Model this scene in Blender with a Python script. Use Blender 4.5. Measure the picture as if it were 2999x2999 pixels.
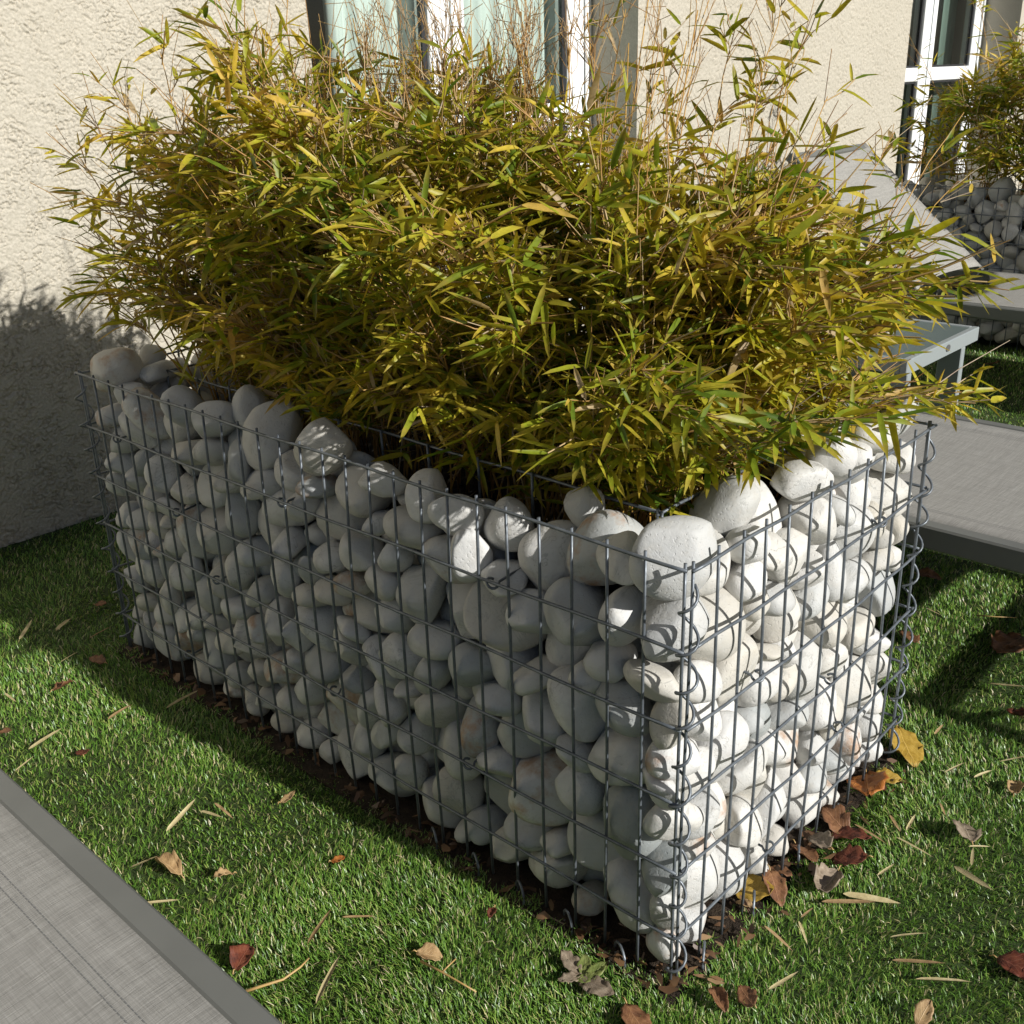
import bpy, math, random
import numpy as np
from mathutils import Matrix, Vector

# ------------------------------------------------------------------ camera, sky, sun, exposure
sc = bpy.context.scene
for o in list(bpy.data.objects): bpy.data.objects.remove(o)
COL = sc.collection
CAM = np.array([-0.8371, -0.5482, 1.0428]); YAW, PIT, ROL, FPX = 0.8155, 0.3889, -0.0322, 3110.2
_fw = np.array([math.cos(PIT)*math.sin(YAW), math.cos(PIT)*math.cos(YAW), -math.sin(PIT)])
_rt = np.array([math.cos(YAW), -math.sin(YAW), 0.0]); _up = np.cross(_rt, _fw)
RT = math.cos(ROL)*_rt + math.sin(ROL)*_up; UP = -math.sin(ROL)*_rt + math.cos(ROL)*_up; FW = _fw
cd = bpy.data.cameras.new('camera'); cam = bpy.data.objects.new('camera', cd); COL.objects.link(cam)
cd.sensor_width = 36; cd.sensor_height = 36; cd.lens = 36*FPX/2999; cd.clip_start = .02; cd.clip_end = 500
cam.matrix_world = Matrix(((RT[0], UP[0], -FW[0], CAM[0]), (RT[1], UP[1], -FW[1], CAM[1]), (RT[2], UP[2], -FW[2], CAM[2]), (0, 0, 0, 1)))
sc.camera = cam
sc.cycles.max_bounces = 6; sc.cycles.diffuse_bounces = 3; sc.cycles.transparent_max_bounces = 8
sc.render.resolution_x = 1024; sc.render.resolution_y = 1024

SUN_EL = math.radians(27.0); SUN_DX = -0.098          # the light travels (SUN_DX, 1) on the ground
_l = math.hypot(SUN_DX, 1); LD = Vector((SUN_DX/_l*math.cos(SUN_EL), 1/_l*math.cos(SUN_EL), -math.sin(SUN_EL)))
w = bpy.data.worlds.new('World'); sc.world = w; w.use_nodes = True
nt = w.node_tree; bg = nt.nodes['Background']; bg.inputs[1].default_value = 0.05
sky = nt.nodes.new('ShaderNodeTexSky'); sky.sky_type = 'NISHITA'; sky.sun_disc = False
sky.air_density = .8; sky.dust_density = 1.2; sky.ozone_density = .8; sky.sun_elevation = SUN_EL; sky.sun_rotation = math.atan2(-LD.x, -LD.y)
nt.links.new(sky.outputs[0], bg.inputs[0])
sl = bpy.data.lights.new('sun', 'SUN'); sl.energy = 5.0; sl.angle = math.radians(.53); sl.color = (1, .98, .945)
so = bpy.data.objects.new('sun', sl); COL.objects.link(so); so.location = (0, -4, 5)
so.rotation_euler = LD.to_track_quat('-Z', 'Y').to_euler()
sc.view_settings.view_transform = 'Standard'; sc.view_settings.look = 'None'
sc.view_settings.exposure = 0.2; sc.view_settings.gamma = 1

rng = np.random.default_rng(11); random.seed(5)
PI = math.pi

# ------------------------------------------------------------------ helpers
def ray(px, py): return FW + RT*(px-1499.5)/FPX - UP*(py-1499.5)/FPX      # photograph pixel -> direction
def on_z(px, py, z=0.0):
    v = ray(px, py); return CAM + v*(z-CAM[2])/v[2]
def project(P):
    e = np.atleast_2d(P)-CAM; k = e@FW
    return np.stack([1499.5+FPX*(e@RT)/k, 1499.5-FPX*(e@UP)/k], 1), k

def tag(o, label=None, cat=None, group=None, kind=None):
    if label: o['label'] = label
    if cat: o['category'] = cat
    if group: o['group'] = group
    if kind: o['kind'] = kind
    return o
def empty(name, loc, label, cat, group=None):
    o = bpy.data.objects.new(name, None); COL.objects.link(o); o.location = loc; o.empty_display_size = .05
    return tag(o, label, cat, group)
def put(name, me, mat=None, parent=None, smooth=True):
    if mat is not None and not me.materials: me.materials.append(mat)
    if smooth and len(me.polygons): me.polygons.foreach_set('use_smooth', np.ones(len(me.polygons), bool))
    o = bpy.data.objects.new(name, me); COL.objects.link(o)
    if parent is not None:
        o.parent = parent; o.matrix_parent_inverse = world(parent).inverted()
    return o
def world(o):
    m = Matrix.LocRotScale(o.location, o.rotation_euler, o.scale)
    return world(o.parent) @ o.matrix_parent_inverse @ m if o.parent else m
def npmesh(name, V, F, n):
    """V (k,3); F (m,n) -> mesh, fast"""
    V = np.ascontiguousarray(V, np.float32); F = np.ascontiguousarray(F, np.int32)
    me = bpy.data.meshes.new(name); me.vertices.add(len(V)); me.vertices.foreach_set('co', V.ravel())
    me.loops.add(F.size); me.loops.foreach_set('vertex_index', F.ravel())
    me.polygons.add(len(F)); me.polygons.foreach_set('loop_start', np.arange(0, F.size, n, dtype=np.int32))
    me.update(calc_edges=True); return me
class MB:
    def __init__(s): s.v = []; s.f = []
    def add(s, V, F):
        b = len(s.v); s.v += [tuple(map(float, p)) for p in V]; s.f += [tuple(int(i)+b for i in f) for f in F]; return s
    def box(s, lo, hi, bev=0.0):
        x0, y0, z0 = lo; x1, y1, z1 = hi
        if bev <= 0:
            V = [(x, y, z) for x in (x0, x1) for y in (y0, y1) for z in (z0, z1)]
            return s.add(V, [(0,1,3,2),(4,6,7,5),(0,4,5,1),(2,3,7,6),(0,2,6,4),(1,5,7,3)])
        b = bev; V = []; idx = {}
        for i, x in enumerate((x0, x1)):
            for j, y in enumerate((y0, y1)):
                for k, z in enumerate((z0, z1)):
                    sx, sy, sz = (1-2*i), (1-2*j), (1-2*k)
                    for a, p in enumerate(((x, y+sy*b, z+sz*b), (x+sx*b, y, z+sz*b), (x+sx*b, y+sy*b, z))):
                        idx[i,j,k,a] = len(V); V.append(p)
        F = []
        for i in (0, 1): F.append([idx[i,0,0,0], idx[i,1,0,0], idx[i,1,1,0], idx[i,0,1,0]])
        for j in (0, 1): F.append([idx[0,j,0,1], idx[1,j,0,1], idx[1,j,1,1], idx[0,j,1,1]])
        for k in (0, 1): F.append([idx[0,0,k,2], idx[1,0,k,2], idx[1,1,k,2], idx[0,1,k,2]])
        for a in (0, 1):
            for c in (0, 1):
                F.append([idx[0,a,c,1], idx[1,a,c,1], idx[1,a,c,2], idx[0,a,c,2]])
                F.append([idx[a,0,c,0], idx[a,1,c,0], idx[a,1,c,2], idx[a,0,c,2]])
                F.append([idx[a,c,0,0], idx[a,c,1,0], idx[a,c,1,1], idx[a,c,0,1]])
        for i in (0, 1):
            for j in (0, 1):
                for k in (0, 1): F.append([idx[i,j,k,0], idx[i,j,k,1], idx[i,j,k,2]])
        return s.add(V, F)
    def tube(s, P, r, n=6, cap=True):
        V, F = tube_np(np.array(P, float), r, n); s.add(V, F)
        if cap:
            m = len(P); b = len(s.v)-len(V)
            s.f.append(tuple(b+i for i in range(n))[::-1]); s.f.append(tuple(b+(m-1)*n+i for i in range(n)))
        return s
    def grid(s, G):
        h, k = len(G), len(G[0])
        return s.add([p for row in G for p in row], [(i*k+j, i*k+j+1, (i+1)*k+j+1, (i+1)*k+j) for i in range(h-1) for j in range(k-1)])
    def build(s, name, mat=None, parent=None, smooth=False):
        me = bpy.data.meshes.new(name); me.from_pydata(s.v, [], s.f)
        if not smooth:
            import bmesh
            bm = bmesh.new(); bm.from_mesh(me); bmesh.ops.recalc_face_normals(bm, faces=bm.faces); bm.to_mesh(me); bm.free()
        me.update(); return put(name, me, mat, parent, smooth)
def tube_np(P, r, n):
    m = len(P); T = np.gradient(P, axis=0); T /= np.linalg.norm(T, axis=1)[:, None]+1e-12
    ref = np.array([0, 0, 1.0]) if abs(T[:, 2]).mean() < .8 else np.array([1.0, 0, 0])
    A = np.cross(T, ref); A /= np.linalg.norm(A, axis=1)[:, None]+1e-12; B = np.cross(T, A)
    r = np.broadcast_to(np.asarray(r, float), (m,)); th = np.arange(n)*2*PI/n
    V = P[:, None] + r[:, None, None]*(A[:, None]*np.cos(th)[None, :, None]+B[:, None]*np.sin(th)[None, :, None])
    i, j = np.meshgrid(np.arange(m-1), np.arange(n), indexing='ij'); j2 = (j+1) % n
    return V.reshape(-1, 3), np.stack([i*n+j, i*n+j2, (i+1)*n+j2, (i+1)*n+j], -1).reshape(-1, 4)
def smooth_noise(shape, sig, seed):
    g = np.random.default_rng(seed).standard_normal(shape); f = np.fft.rfft2(g)
    ky = np.fft.fftfreq(shape[0])[:, None]; kx = np.fft.rfftfreq(shape[1])[None]
    h = np.fft.irfft2(f*np.exp(-2*(PI*sig)**2*(ky**2+kx**2)), s=shape); return h/h.std()

# ------------------------------------------------------------------ materials
def new_mat(name, base=(.5, .5, .5), rough=.6, metal=0.0, spec=.5):
    m = bpy.data.materials.new(name); m.use_nodes = True; b = m.node_tree.nodes['Principled BSDF']
    b.inputs['Base Color'].default_value = (*base, 1); b.inputs['Roughness'].default_value = rough
    b.inputs['Metallic'].default_value = metal; b.inputs['Specular IOR Level'].default_value = spec
    return m, m.node_tree, b
def N(nt, t, **kw):
    n = nt.nodes.new(t)
    for k, v in kw.items():
        if k in n.inputs.keys(): n.inputs[k].default_value = v
        else: setattr(n, k, v)
    return n
def L(nt, a, b): nt.links.new(a, b)
def ramp(nt, fac, stops):
    r = nt.nodes.new('ShaderNodeValToRGB'); e = r.color_ramp.elements
    while len(e) < len(stops): e.new(.5)
    for q, (p, c) in zip(e, stops): q.position = p; q.color = (*c, 1) if len(c) == 3 else c
    L(nt, fac, r.inputs[0]); return r.outputs[0]
def mix(nt, fac, a, b, mode='MIX'):
    n = nt.nodes.new('ShaderNodeMix'); n.data_type = 'RGBA'; n.blend_type = mode
    for s, v in ((0, fac), (6, a), (7, b)):
        if hasattr(v, 'is_output') or isinstance(v, bpy.types.NodeSocket): L(nt, v, n.inputs[s])
        else: n.inputs[s].default_value = v if s == 0 else (*v, 1)
    return n.outputs[2]
def math_n(nt, op, a, b=0.0):
    n = nt.nodes.new('ShaderNodeMath'); n.operation = op
    for i, v in enumerate((a, b)):
        if isinstance(v, bpy.types.NodeSocket): L(nt, v, n.inputs[i])
        else: n.inputs[i].default_value = v
    return n.outputs[0]
def noise(nt, vec, scale, detail=3, rough=.55, dist=0.0):
    n = N(nt, 'ShaderNodeTexNoise', Scale=scale, Detail=detail, Roughness=rough, Distortion=dist)
    if vec is not None: L(nt, vec, n.inputs['Vector'])
    return n.outputs[0]
def bump(nt, bsdf, h, strength, dist):
    b = N(nt, 'ShaderNodeBump', Strength=strength, Distance=dist); L(nt, h, b.inputs['Height']); L(nt, b.outputs[0], bsdf.inputs['Normal'])
def geo_pos(nt): return nt.nodes.new('ShaderNodeNewGeometry').outputs['Position']

def mat_pebble(name, island):
    m, nt, b = new_mat(name, rough=.62, spec=.35)
    g = nt.nodes.new('ShaderNodeNewGeometry')
    rnd = g.outputs['Random Per Island'] if island else nt.nodes.new('ShaderNodeObjectInfo').outputs['Random']
    va = nt.nodes.new('ShaderNodeVectorMath'); va.operation = 'MULTIPLY_ADD'; va.inputs[1].default_value = (1, 1, 1)
    L(nt, g.outputs['Position'], va.inputs[0]); cmb = nt.nodes.new('ShaderNodeCombineXYZ')
    for i, k in enumerate((37.0, 61.0, 23.0)): L(nt, math_n(nt, 'MULTIPLY', rnd, k), cmb.inputs[i])
    L(nt, cmb.outputs[0], va.inputs[2]); p = va.outputs[0]
    base = ramp(nt, rnd, [(0, (0.469, 0.447, 0.392)), (.12, (0.603, 0.596, 0.571)), (.26, (0.444, 0.447, 0.433)), (.36, (0.628, 0.621, 0.599)), (.5, (0.553, 0.538, 0.498)), (.58, (0.352, 0.368, 0.365)), (.66, (0.611, 0.604, 0.583)), (.8, (0.502, 0.472, 0.405)), (.93, (0.611, 0.604, 0.579)), (1, (0.276, 0.298, 0.295))])
    cl = noise(nt, p, 19, 4, .65, .8)
    c1 = mix(nt, math_n(nt, 'MULTIPLY', ramp(nt, cl, [(.45, (0, 0, 0)), (.68, (1, 1, 1))]), .4), base, (.44, .45, .445))
    # thin dark seams
    ve = noise(nt, p, 16, 4, .6, 1.6); vein = ramp(nt, ve, [(.485, (0, 0, 0)), (.5, (1, 1, 1)), (.515, (0, 0, 0))])
    vm = math_n(nt, 'MULTIPLY', vein, math_n(nt, 'MULTIPLY', ramp(nt, noise(nt, p, 9, 2), [(.46, (0, 0, 0)), (.58, (1, 1, 1))]), .55))
    c2 = mix(nt, vm, c1, (.24, .24, .22))
    # rust stain on a few
    sel = math_n(nt, 'GREATER_THAN', math_n(nt, 'FRACT', math_n(nt, 'MULTIPLY', rnd, 17.3)), .88)
    st = math_n(nt, 'MULTIPLY', ramp(nt, noise(nt, p, 22, 4, .65), [(.5, (0, 0, 0)), (.66, (1, 1, 1))]), sel)
    c3 = mix(nt, math_n(nt, 'MULTIPLY', st, .75), c2, (.36, .19, .085))
    # faint warm dirt
    c4 = mix(nt, math_n(nt, 'MULTIPLY', ramp(nt, noise(nt, p, 60, 4, .7), [(.48, (0, 0, 0)), (.75, (1, 1, 1))]), .28), c3, (.40, .345, .26))
    L(nt, c4, b.inputs['Base Color'])
    h1 = noise(nt, p, 420, 3, .6); h2 = noise(nt, p, 90, 3, .6); pit = ramp(nt, noise(nt, p, 230, 2, .5), [(.3, (0, 0, 0)), (.4, (1, 1, 1))])
    hh = math_n(nt, 'ADD', math_n(nt, 'ADD', math_n(nt, 'MULTIPLY', h1, .25), math_n(nt, 'MULTIPLY', h2, .9)), math_n(nt, 'MULTIPLY', pit, .35))
    bump(nt, b, hh, .6, .0018); return m
M_PEB = mat_pebble('pebble', False); M_PEBM = mat_pebble('pebble_mass', True)

def mat_wire():
    m, nt, b = new_mat('galvanised_wire', (.10, .11, .12), .45, .35)
    n = noise(nt, geo_pos(nt), 60, 3); L(nt, ramp(nt, n, [(.3, (.095, .108, .122)), (.7, (.17, .19, .21))]), b.inputs['Base Color'])
    L(nt, ramp(nt, noise(nt, geo_pos(nt), 200, 2), [(.3, (.34,)*3), (.7, (.55,)*3)]), b.inputs['Roughness']); return m
M_WIRE = mat_wire()

def mat_leaf(name, dead=False):
    m, nt, b = new_mat(name, rough=.42, spec=.4)
    uv = nt.nodes.new('ShaderNodeUVMap'); uv.uv_map = 'UVMap'; sx = nt.nodes.new('ShaderNodeSeparateXYZ'); L(nt, uv.outputs[0], sx.inputs[0])
    at = nt.nodes.new('ShaderNodeAttribute'); at.attribute_name = 'tone'; tone = at.outputs['Fac']
    c = ramp(nt, tone, [(0, (0.105, 0.180, 0.016)), (.22, (0.209, 0.281, 0.020)), (.45, (0.396, 0.408, 0.030)), (.66, (0.583, 0.498, 0.045)), (.82, (0.704, 0.519, 0.065)), (.93, (0.682, 0.445, 0.110)), (1, (0.616, 0.466, 0.280))])
    # yellowing tip, different on each leaf
    tipf = ramp(nt, math_n(nt, 'ADD', sx.outputs[1], math_n(nt, 'MULTIPLY', noise(nt, geo_pos(nt), 45, 2), .5)), [(.85, (0, 0, 0)), (1.2, (1, 1, 1))])
    c = mix(nt, math_n(nt, 'MULTIPLY', tipf, .55), c, (.46, .31, .055))
    str_ = ramp(nt, math_n(nt, 'SINE', math_n(nt, 'MULTIPLY', sx.outputs[0], 80)), [(.2, (.93,)*3), (.8, (1.03,)*3)])
    c = mix(nt, 1.0, c, str_, 'MULTIPLY')
    mott = ramp(nt, noise(nt, geo_pos(nt), 130, 3), [(.35, (.82,)*3), (.7, (1.1,)*3)]); c = mix(nt, 1.0, c, mott, 'MULTIPLY')
    L(nt, c, b.inputs['Base Color'])
    tr = nt.nodes.new('ShaderNodeBsdfTranslucent'); L(nt, mix(nt, 1.0, c, (1.15, 1.1, .6), 'MULTIPLY'), tr.inputs[0])
    mx = nt.nodes.new('ShaderNodeMixShader'); mx.inputs[0].default_value = .42
    L(nt, b.outputs[0], mx.inputs[1]); L(nt, tr.outputs[0], mx.inputs[2]); L(nt, mx.outputs[0], nt.nodes['Material Output'].inputs[0])
    bump(nt, b, math_n(nt, 'SINE', math_n(nt, 'MULTIPLY', sx.outputs[0], 80)), .08, .0004); return m
M_LEAF = mat_leaf('bamboo_leaf')
def mat_stem(name, stops):
    m, nt, b = new_mat(name, rough=.5)
    g = nt.nodes.new('ShaderNodeNewGeometry'); n = noise(nt, g.outputs['Position'], 14, 3)
    f = math_n(nt, 'ADD', math_n(nt, 'MULTIPLY', n, .5), math_n(nt, 'MULTIPLY', g.outputs['Random Per Island'], .5))
    L(nt, ramp(nt, f, stops), b.inputs['Base Color']); return m
M_CULM = mat_stem('bamboo_culm', [(.2, (.14, .085, .03)), (.42, (.38, .20, .04)), (.6, (.46, .28, .07)), (.8, (.20, .12, .05))])
M_TWIG = mat_stem('bamboo_twig', [(.15, (.12, .07, .04)), (.38, (.36, .19, .05)), (.55, (.44, .29, .11)), (.72, (.42, .33, .21)), (.88, (.16, .11, .08))])

def mat_turf():
    m, nt, b = new_mat('turf_fibre', rough=.38, spec=.5)
    g = nt.nodes.new('ShaderNodeNewGeometry')
    c = ramp(nt, g.outputs['Random Per Island'], [(0, (0.063, 0.162, 0.019)), (.3, (0.115, 0.246, 0.031)), (.6, (0.178, 0.319, 0.048)), (.80, (0.246, 0.376, 0.068)), (.89, (0.333, 0.365, 0.104)), (.95, (0.481, 0.418, 0.219)), (1, (0.631, 0.553, 0.387))])
    pt = ramp(nt, noise(nt, g.outputs['Position'], 6, 3), [(.3, (.86, .88, .85)), (.7, (1.12, 1.08, 1.05))]); c = mix(nt, 1.0, c, pt, 'MULTIPLY')
    L(nt, c, b.inputs['Base Color'])
    tr = nt.nodes.new('ShaderNodeBsdfTranslucent'); L(nt, c, tr.inputs[0])
    mx = nt.nodes.new('ShaderNodeMixShader'); mx.inputs[0].default_value = .22
    L(nt, b.outputs[0], mx.inputs[1]); L(nt, tr.outputs[0], mx.inputs[2]); L(nt, mx.outputs[0], nt.nodes['Material Output'].inputs[0]); return m
M_TURF = mat_turf()
def mat_simple_noise(name, stops, scale, rough=.8, bstr=.4, bdist=.004, bscale=None, spec=.3):
    m, nt, b = new_mat(name, rough=rough, spec=spec); p = geo_pos(nt)
    L(nt, ramp(nt, noise(nt, p, scale, 5, .6), stops), b.inputs['Base Color'])
    if bstr: bump(nt, b, noise(nt, p, bscale or scale*4, 4, .65), bstr, bdist)
    return m
M_BACK = mat_simple_noise('turf_backing', [(.3, (.022, .040, .010)), (.7, (.05, .075, .02))], 60)
M_SOIL = mat_simple_noise('soil', [(.3, (.022, .015, .010)), (.6, (.055, .038, .024)), (.75, (.09, .065, .04))], 70, .95, .9, .01)
M_LINER = mat_simple_noise('geotextile', [(.3, (.03, .026, .02)), (.7, (.07, .058, .042))], 90, .95, .5, .003)
def mat_render():
    m, nt, b = new_mat('roughcast_render', rough=.92, spec=.15); p = geo_pos(nt)
    c = ramp(nt, noise(nt, p, 2.2, 4), [(.3, (.405, .37, .30)), (.7, (.46, .424, .35))])
    c = mix(nt, .5, c, ramp(nt, noise(nt, p, 190, 3, .6), [(.35, (.355, .327, .262)), (.65, (.535, .495, .415))]))
    L(nt, c, b.inputs['Base Color'])
    bump(nt, b, noise(nt, p, 480, 4, .7), .6, .0018); return m
M_WALL = mat_render()
M_PVC, _, _ = new_mat('white_pvc', (.80, .81, .80), .3)
M_GASK, _, _ = new_mat('dark_gasket', (.02, .02, .022), .5)
M_ROOM, _, _ = new_mat('room_wall', (.10, .095, .085), .9)
def mat_glass(name, tint=(1, 1, 1)):
    m, nt, b = new_mat(name); nt.nodes.remove(b)
    t = nt.nodes.new('ShaderNodeBsdfTransparent'); t.inputs[0].default_value = (*tint, 1)
    g = nt.nodes.new('ShaderNodeBsdfGlossy'); g.inputs['Roughness'].default_value = .01
    f = nt.nodes.new('ShaderNodeLayerWeight'); fr = math_n(nt, 'ADD', math_n(nt, 'MULTIPLY', math_n(nt, 'POWER', f.outputs['Facing'], 5.0), .9), .035)
    mx = nt.nodes.new('ShaderNodeMixShader'); L(nt, fr, mx.inputs[0]); L(nt, t.outputs[0], mx.inputs[1]); L(nt, g.outputs[0], mx.inputs[2])
    L(nt, mx.outputs[0], nt.nodes['Material Output'].inputs[0]); return m
M_GLASS = mat_glass('window_glass', (.92, .955, .94))
def mat_cloth(name, c):
    m, nt, b = new_mat(name, c, .9, spec=.1); tr = nt.nodes.new('ShaderNodeBsdfTranslucent'); tr.inputs[0].default_value = (*c, 1)
    mx = nt.nodes.new('ShaderNodeMixShader'); mx.inputs[0].default_value = .2
    L(nt, b.outputs[0], mx.inputs[1]); L(nt, tr.outputs[0], mx.inputs[2]); L(nt, mx.outputs[0], nt.nodes['Material Output'].inputs[0]); return m
M_CURT = mat_cloth('pale_green_curtain', (.72, .755, .72)); M_CURT2 = mat_cloth('grey_green_curtain', (.24, .30, .26))
def mat_frame():
    m, nt, b = new_mat('grey_powder_coat', (.14, .14, .13), .48); p = geo_pos(nt)
    L(nt, ramp(nt, noise(nt, p, 9, 3), [(.3, (.130, .133, .122)), (.7, (.15, .153, .14))]), b.inputs['Base Color']); bump(nt, b, noise(nt, p, 900, 2), .12, .0005); return m
M_FRAME = mat_frame()
M_ALU, _, _ = new_mat('pale_aluminium', (.29, .32, .32), .4, .1)
def mat_sling():
    m, nt, b = new_mat('textilene', rough=.7, spec=.3); p = geo_pos(nt)
    def threads(sx, sy, sz, scale):
        mp = nt.nodes.new('ShaderNodeMapping'); mp.inputs['Scale'].default_value = (sx, sy, sz); L(nt, p, mp.inputs[0]); return noise(nt, mp.outputs[0], scale, 3, .7)
    a = threads(.03, 1, .3, 760); c = threads(1, .03, .3, 760); sl_ = threads(.05, 1, .3, 130); sl2 = threads(1, .04, .3, 130)
    h = math_n(nt, 'ADD', math_n(nt, 'MULTIPLY', a, 1.15), math_n(nt, 'MULTIPLY', c, .75)); s = math_n(nt, 'ADD', sl_, math_n(nt, 'MULTIPLY', sl2, .7))
    f = math_n(nt, 'ADD', math_n(nt, 'MULTIPLY', h, .40), math_n(nt, 'MULTIPLY', s, .17))
    L(nt, ramp(nt, f, [(.30, (.15, .145, .132)), (.52, (.285, .276, .252)), (.72, (.42, .408, .378))]), b.inputs['Base Color'])
    bump(nt, b, h, .5, .0012); return m
M_SLING = mat_sling()
M_STITCH, _, _ = new_mat('stitching', (.17, .17, .165), .8)
M_TABGL, _, _ = new_mat('frosted_table_glass', (.10, .13, .125), .35, 0, .12)
M_DARK, _, _ = new_mat('dark_plug', (.09, .09, .09), .6)
def mat_dryleaf(name, c0, c1, c2):
    m, nt, b = new_mat(name, rough=.55, spec=.35); uv = nt.nodes.new('ShaderNodeUVMap'); uv.uv_map = 'UVMap'
    sx = nt.nodes.new('ShaderNodeSeparateXYZ'); L(nt, uv.outputs[0], sx.inputs[0]); p = geo_pos(nt)
    c = ramp(nt, noise(nt, p, 70, 4, .65), [(.3, c0), (.5, c1), (.72, c2)])
    # side veins run obliquely off the midrib
    d = math_n(nt, 'ABSOLUTE', math_n(nt, 'SUBTRACT', sx.outputs[0], .5))
    v = math_n(nt, 'SINE', math_n(nt, 'MULTIPLY', math_n(nt, 'SUBTRACT', sx.outputs[1], math_n(nt, 'MULTIPLY', d, .75)), 42))
    vein = ramp(nt, v, [(.86, (0, 0, 0)), (1, (1, 1, 1))]); mid = ramp(nt, d, [(.0, (1, 1, 1)), (.03, (0, 0, 0))])
    vv = math_n(nt, 'MAXIMUM', math_n(nt, 'MULTIPLY', vein, .5), mid)
    L(nt, mix(nt, math_n(nt, 'MULTIPLY', vv, .5), c, tuple(min(1, q*1.5+.04) for q in c2)), b.inputs['Base Color'])
    bump(nt, b, math_n(nt, 'ADD', vv, noise(nt, p, 160, 3)), .45, .0015); return m
DRY = {'brown': mat_dryleaf('dry_leaf_brown', (.085, .036, .018), (.17, .078, .035), (.27, .135, .06)),
       'red': mat_dryleaf('dry_leaf_red', (.055, .016, .010), (.13, .034, .018), (.20, .065, .03)),
       'orange': mat_dryleaf('dry_leaf_orange', (.20, .06, .012), (.34, .115, .022), (.44, .18, .04)),
       'tan': mat_dryleaf('dry_leaf_tan', (.22, .13, .06), (.36, .235, .11), (.47, .33, .17)),
       'yellow': mat_dryleaf('dry_leaf_yellow', (.22, .13, .018), (.33, .21, .03), (.42, .28, .06)),
       'straw': mat_dryleaf('dry_leaf_straw', (.36, .29, .14), (.47, .39, .20), (.56, .48, .28)),
       'grey': mat_dryleaf('dry_leaf_grey', (.12, .09, .06), (.22, .17, .12), (.32, .26, .19)),
       'green': mat_dryleaf('weed_leaf', (.10, .14, .03), (.16, .19, .05), (.22, .23, .08))}

# ------------------------------------------------------------------ ground
g = MB().add([(-60, -60, 0), (60, -60, 0), (60, 60, 0), (-60, 60, 0)], [(0, 1, 2, 3)]).build('ground', M_BACK); tag(g, kind='structure')
g = MB().box((-.024, -.018, -.02), (.63, 1.33, .005)).build('soil_bed', M_SOIL); tag(g, kind='structure')
def turf():
    P = []
    reg = [(-1.3, 2.4, -1.7, 2.02), (2.4, 3.46, -.8, 2.02)]
    for (x0, x1, y0, y1) in reg:
        n = int(125000*(x1-x0)*(y1-y0)); q = np.stack([rng.uniform(x0, x1, n), rng.uniform(y0, y1, n)], 1)
        d = np.linalg.norm(np.c_[q-CAM[:2], np.full(n, -CAM[2])], axis=1)
        keep = rng.random(n) < np.clip((1.35/d)**2.1, .07, 1); P.append(q[keep])
    P = np.concatenate(P)
    jag = .010*np.sin(P[:, 1]*61)+.008*np.sin(P[:, 1]*147+1)+.006*np.sin(P[:, 0]*90)
    inside = (P[:, 0] > -.006+jag*.8) & (P[:, 0] < .62+jag) & (P[:, 1] > -.006+jag*.8) & (P[:, 1] < 1.32+jag)
    P = P[~inside]
    uvp, k = project(np.c_[P, np.zeros(len(P))]); inf = (k > .1) & (uvp[:, 0] > -250) & (uvp[:, 0] < 3250) & (uvp[:, 1] < 3250); ok = inf | (rng.random(len(P)) < .28); P = P[ok]; inf = inf[ok]
    n = len(P); d = np.linalg.norm(np.c_[P-CAM[:2], np.full(n, -CAM[2])], axis=1)
    cl = smooth_noise((256, 256), 5, 3); gi = ((P[:, 0]+1.2)/5*255).astype(int) % 256; gj = ((P[:, 1]+1.2)/3.6*255).astype(int) % 256
    th = 2*PI*rng.random(n); fl = cl[gi, gj]*1.3; mixd = rng.random(n) < .5; th = np.where(mixd, fl+rng.normal(0, .5, n), th)
    Ln = rng.uniform(.008, .0155, n)*(.95+.12*cl[gi, gj].clip(-1.5, 1.5)); lean = rng.uniform(.25, 1.25, n); wd = rng.uniform(.00044, .00074, n)*np.clip(d/1.25, 1, 3)**.75*np.where(inf, 1, 1.7)
    tan_ = rng.random(n) < .05; lean[tan_] = rng.uniform(1.1, 1.5, tan_.sum()); Ln[tan_] *= 1.2
    D = np.stack([np.cos(th), np.sin(th), 0*th], 1); S = np.stack([-np.sin(th), np.cos(th), 0*th], 1)
    a2 = lean*.55
    B = np.c_[P, np.full(n, -.001)]; M1 = B+(D*np.sin(a2)[:, None]+np.array([0, 0, 1])*np.cos(a2)[:, None])*(Ln*.55)[:, None]
    tw = rng.normal(0, .35, n)[:, None]*S
    D2 = D*np.sin(lean*1.15)[:, None]+np.array([0, 0, 1])*np.cos(lean*1.15)[:, None]+tw
    T = M1+D2*(Ln*.5)[:, None]
    V = np.stack([B-S*wd[:, None], B+S*wd[:, None], M1+S*wd[:, None]*.9, M1-S*wd[:, None]*.9, T+S*wd[:, None]*.25, T-S*wd[:, None]*.25], 1).reshape(-1, 3)
    i = np.arange(n)[:, None]*6; F = np.concatenate([i+[0, 1, 2, 3], i+[3, 2, 4, 5]], 1).reshape(-1, 4)
    o = put('grass', npmesh('grass', V, F, 4), M_TURF); tag(o, 'short green artificial turf with curled fibres covering the ground', 'grass', kind='stuff')
    return n
turf()

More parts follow.
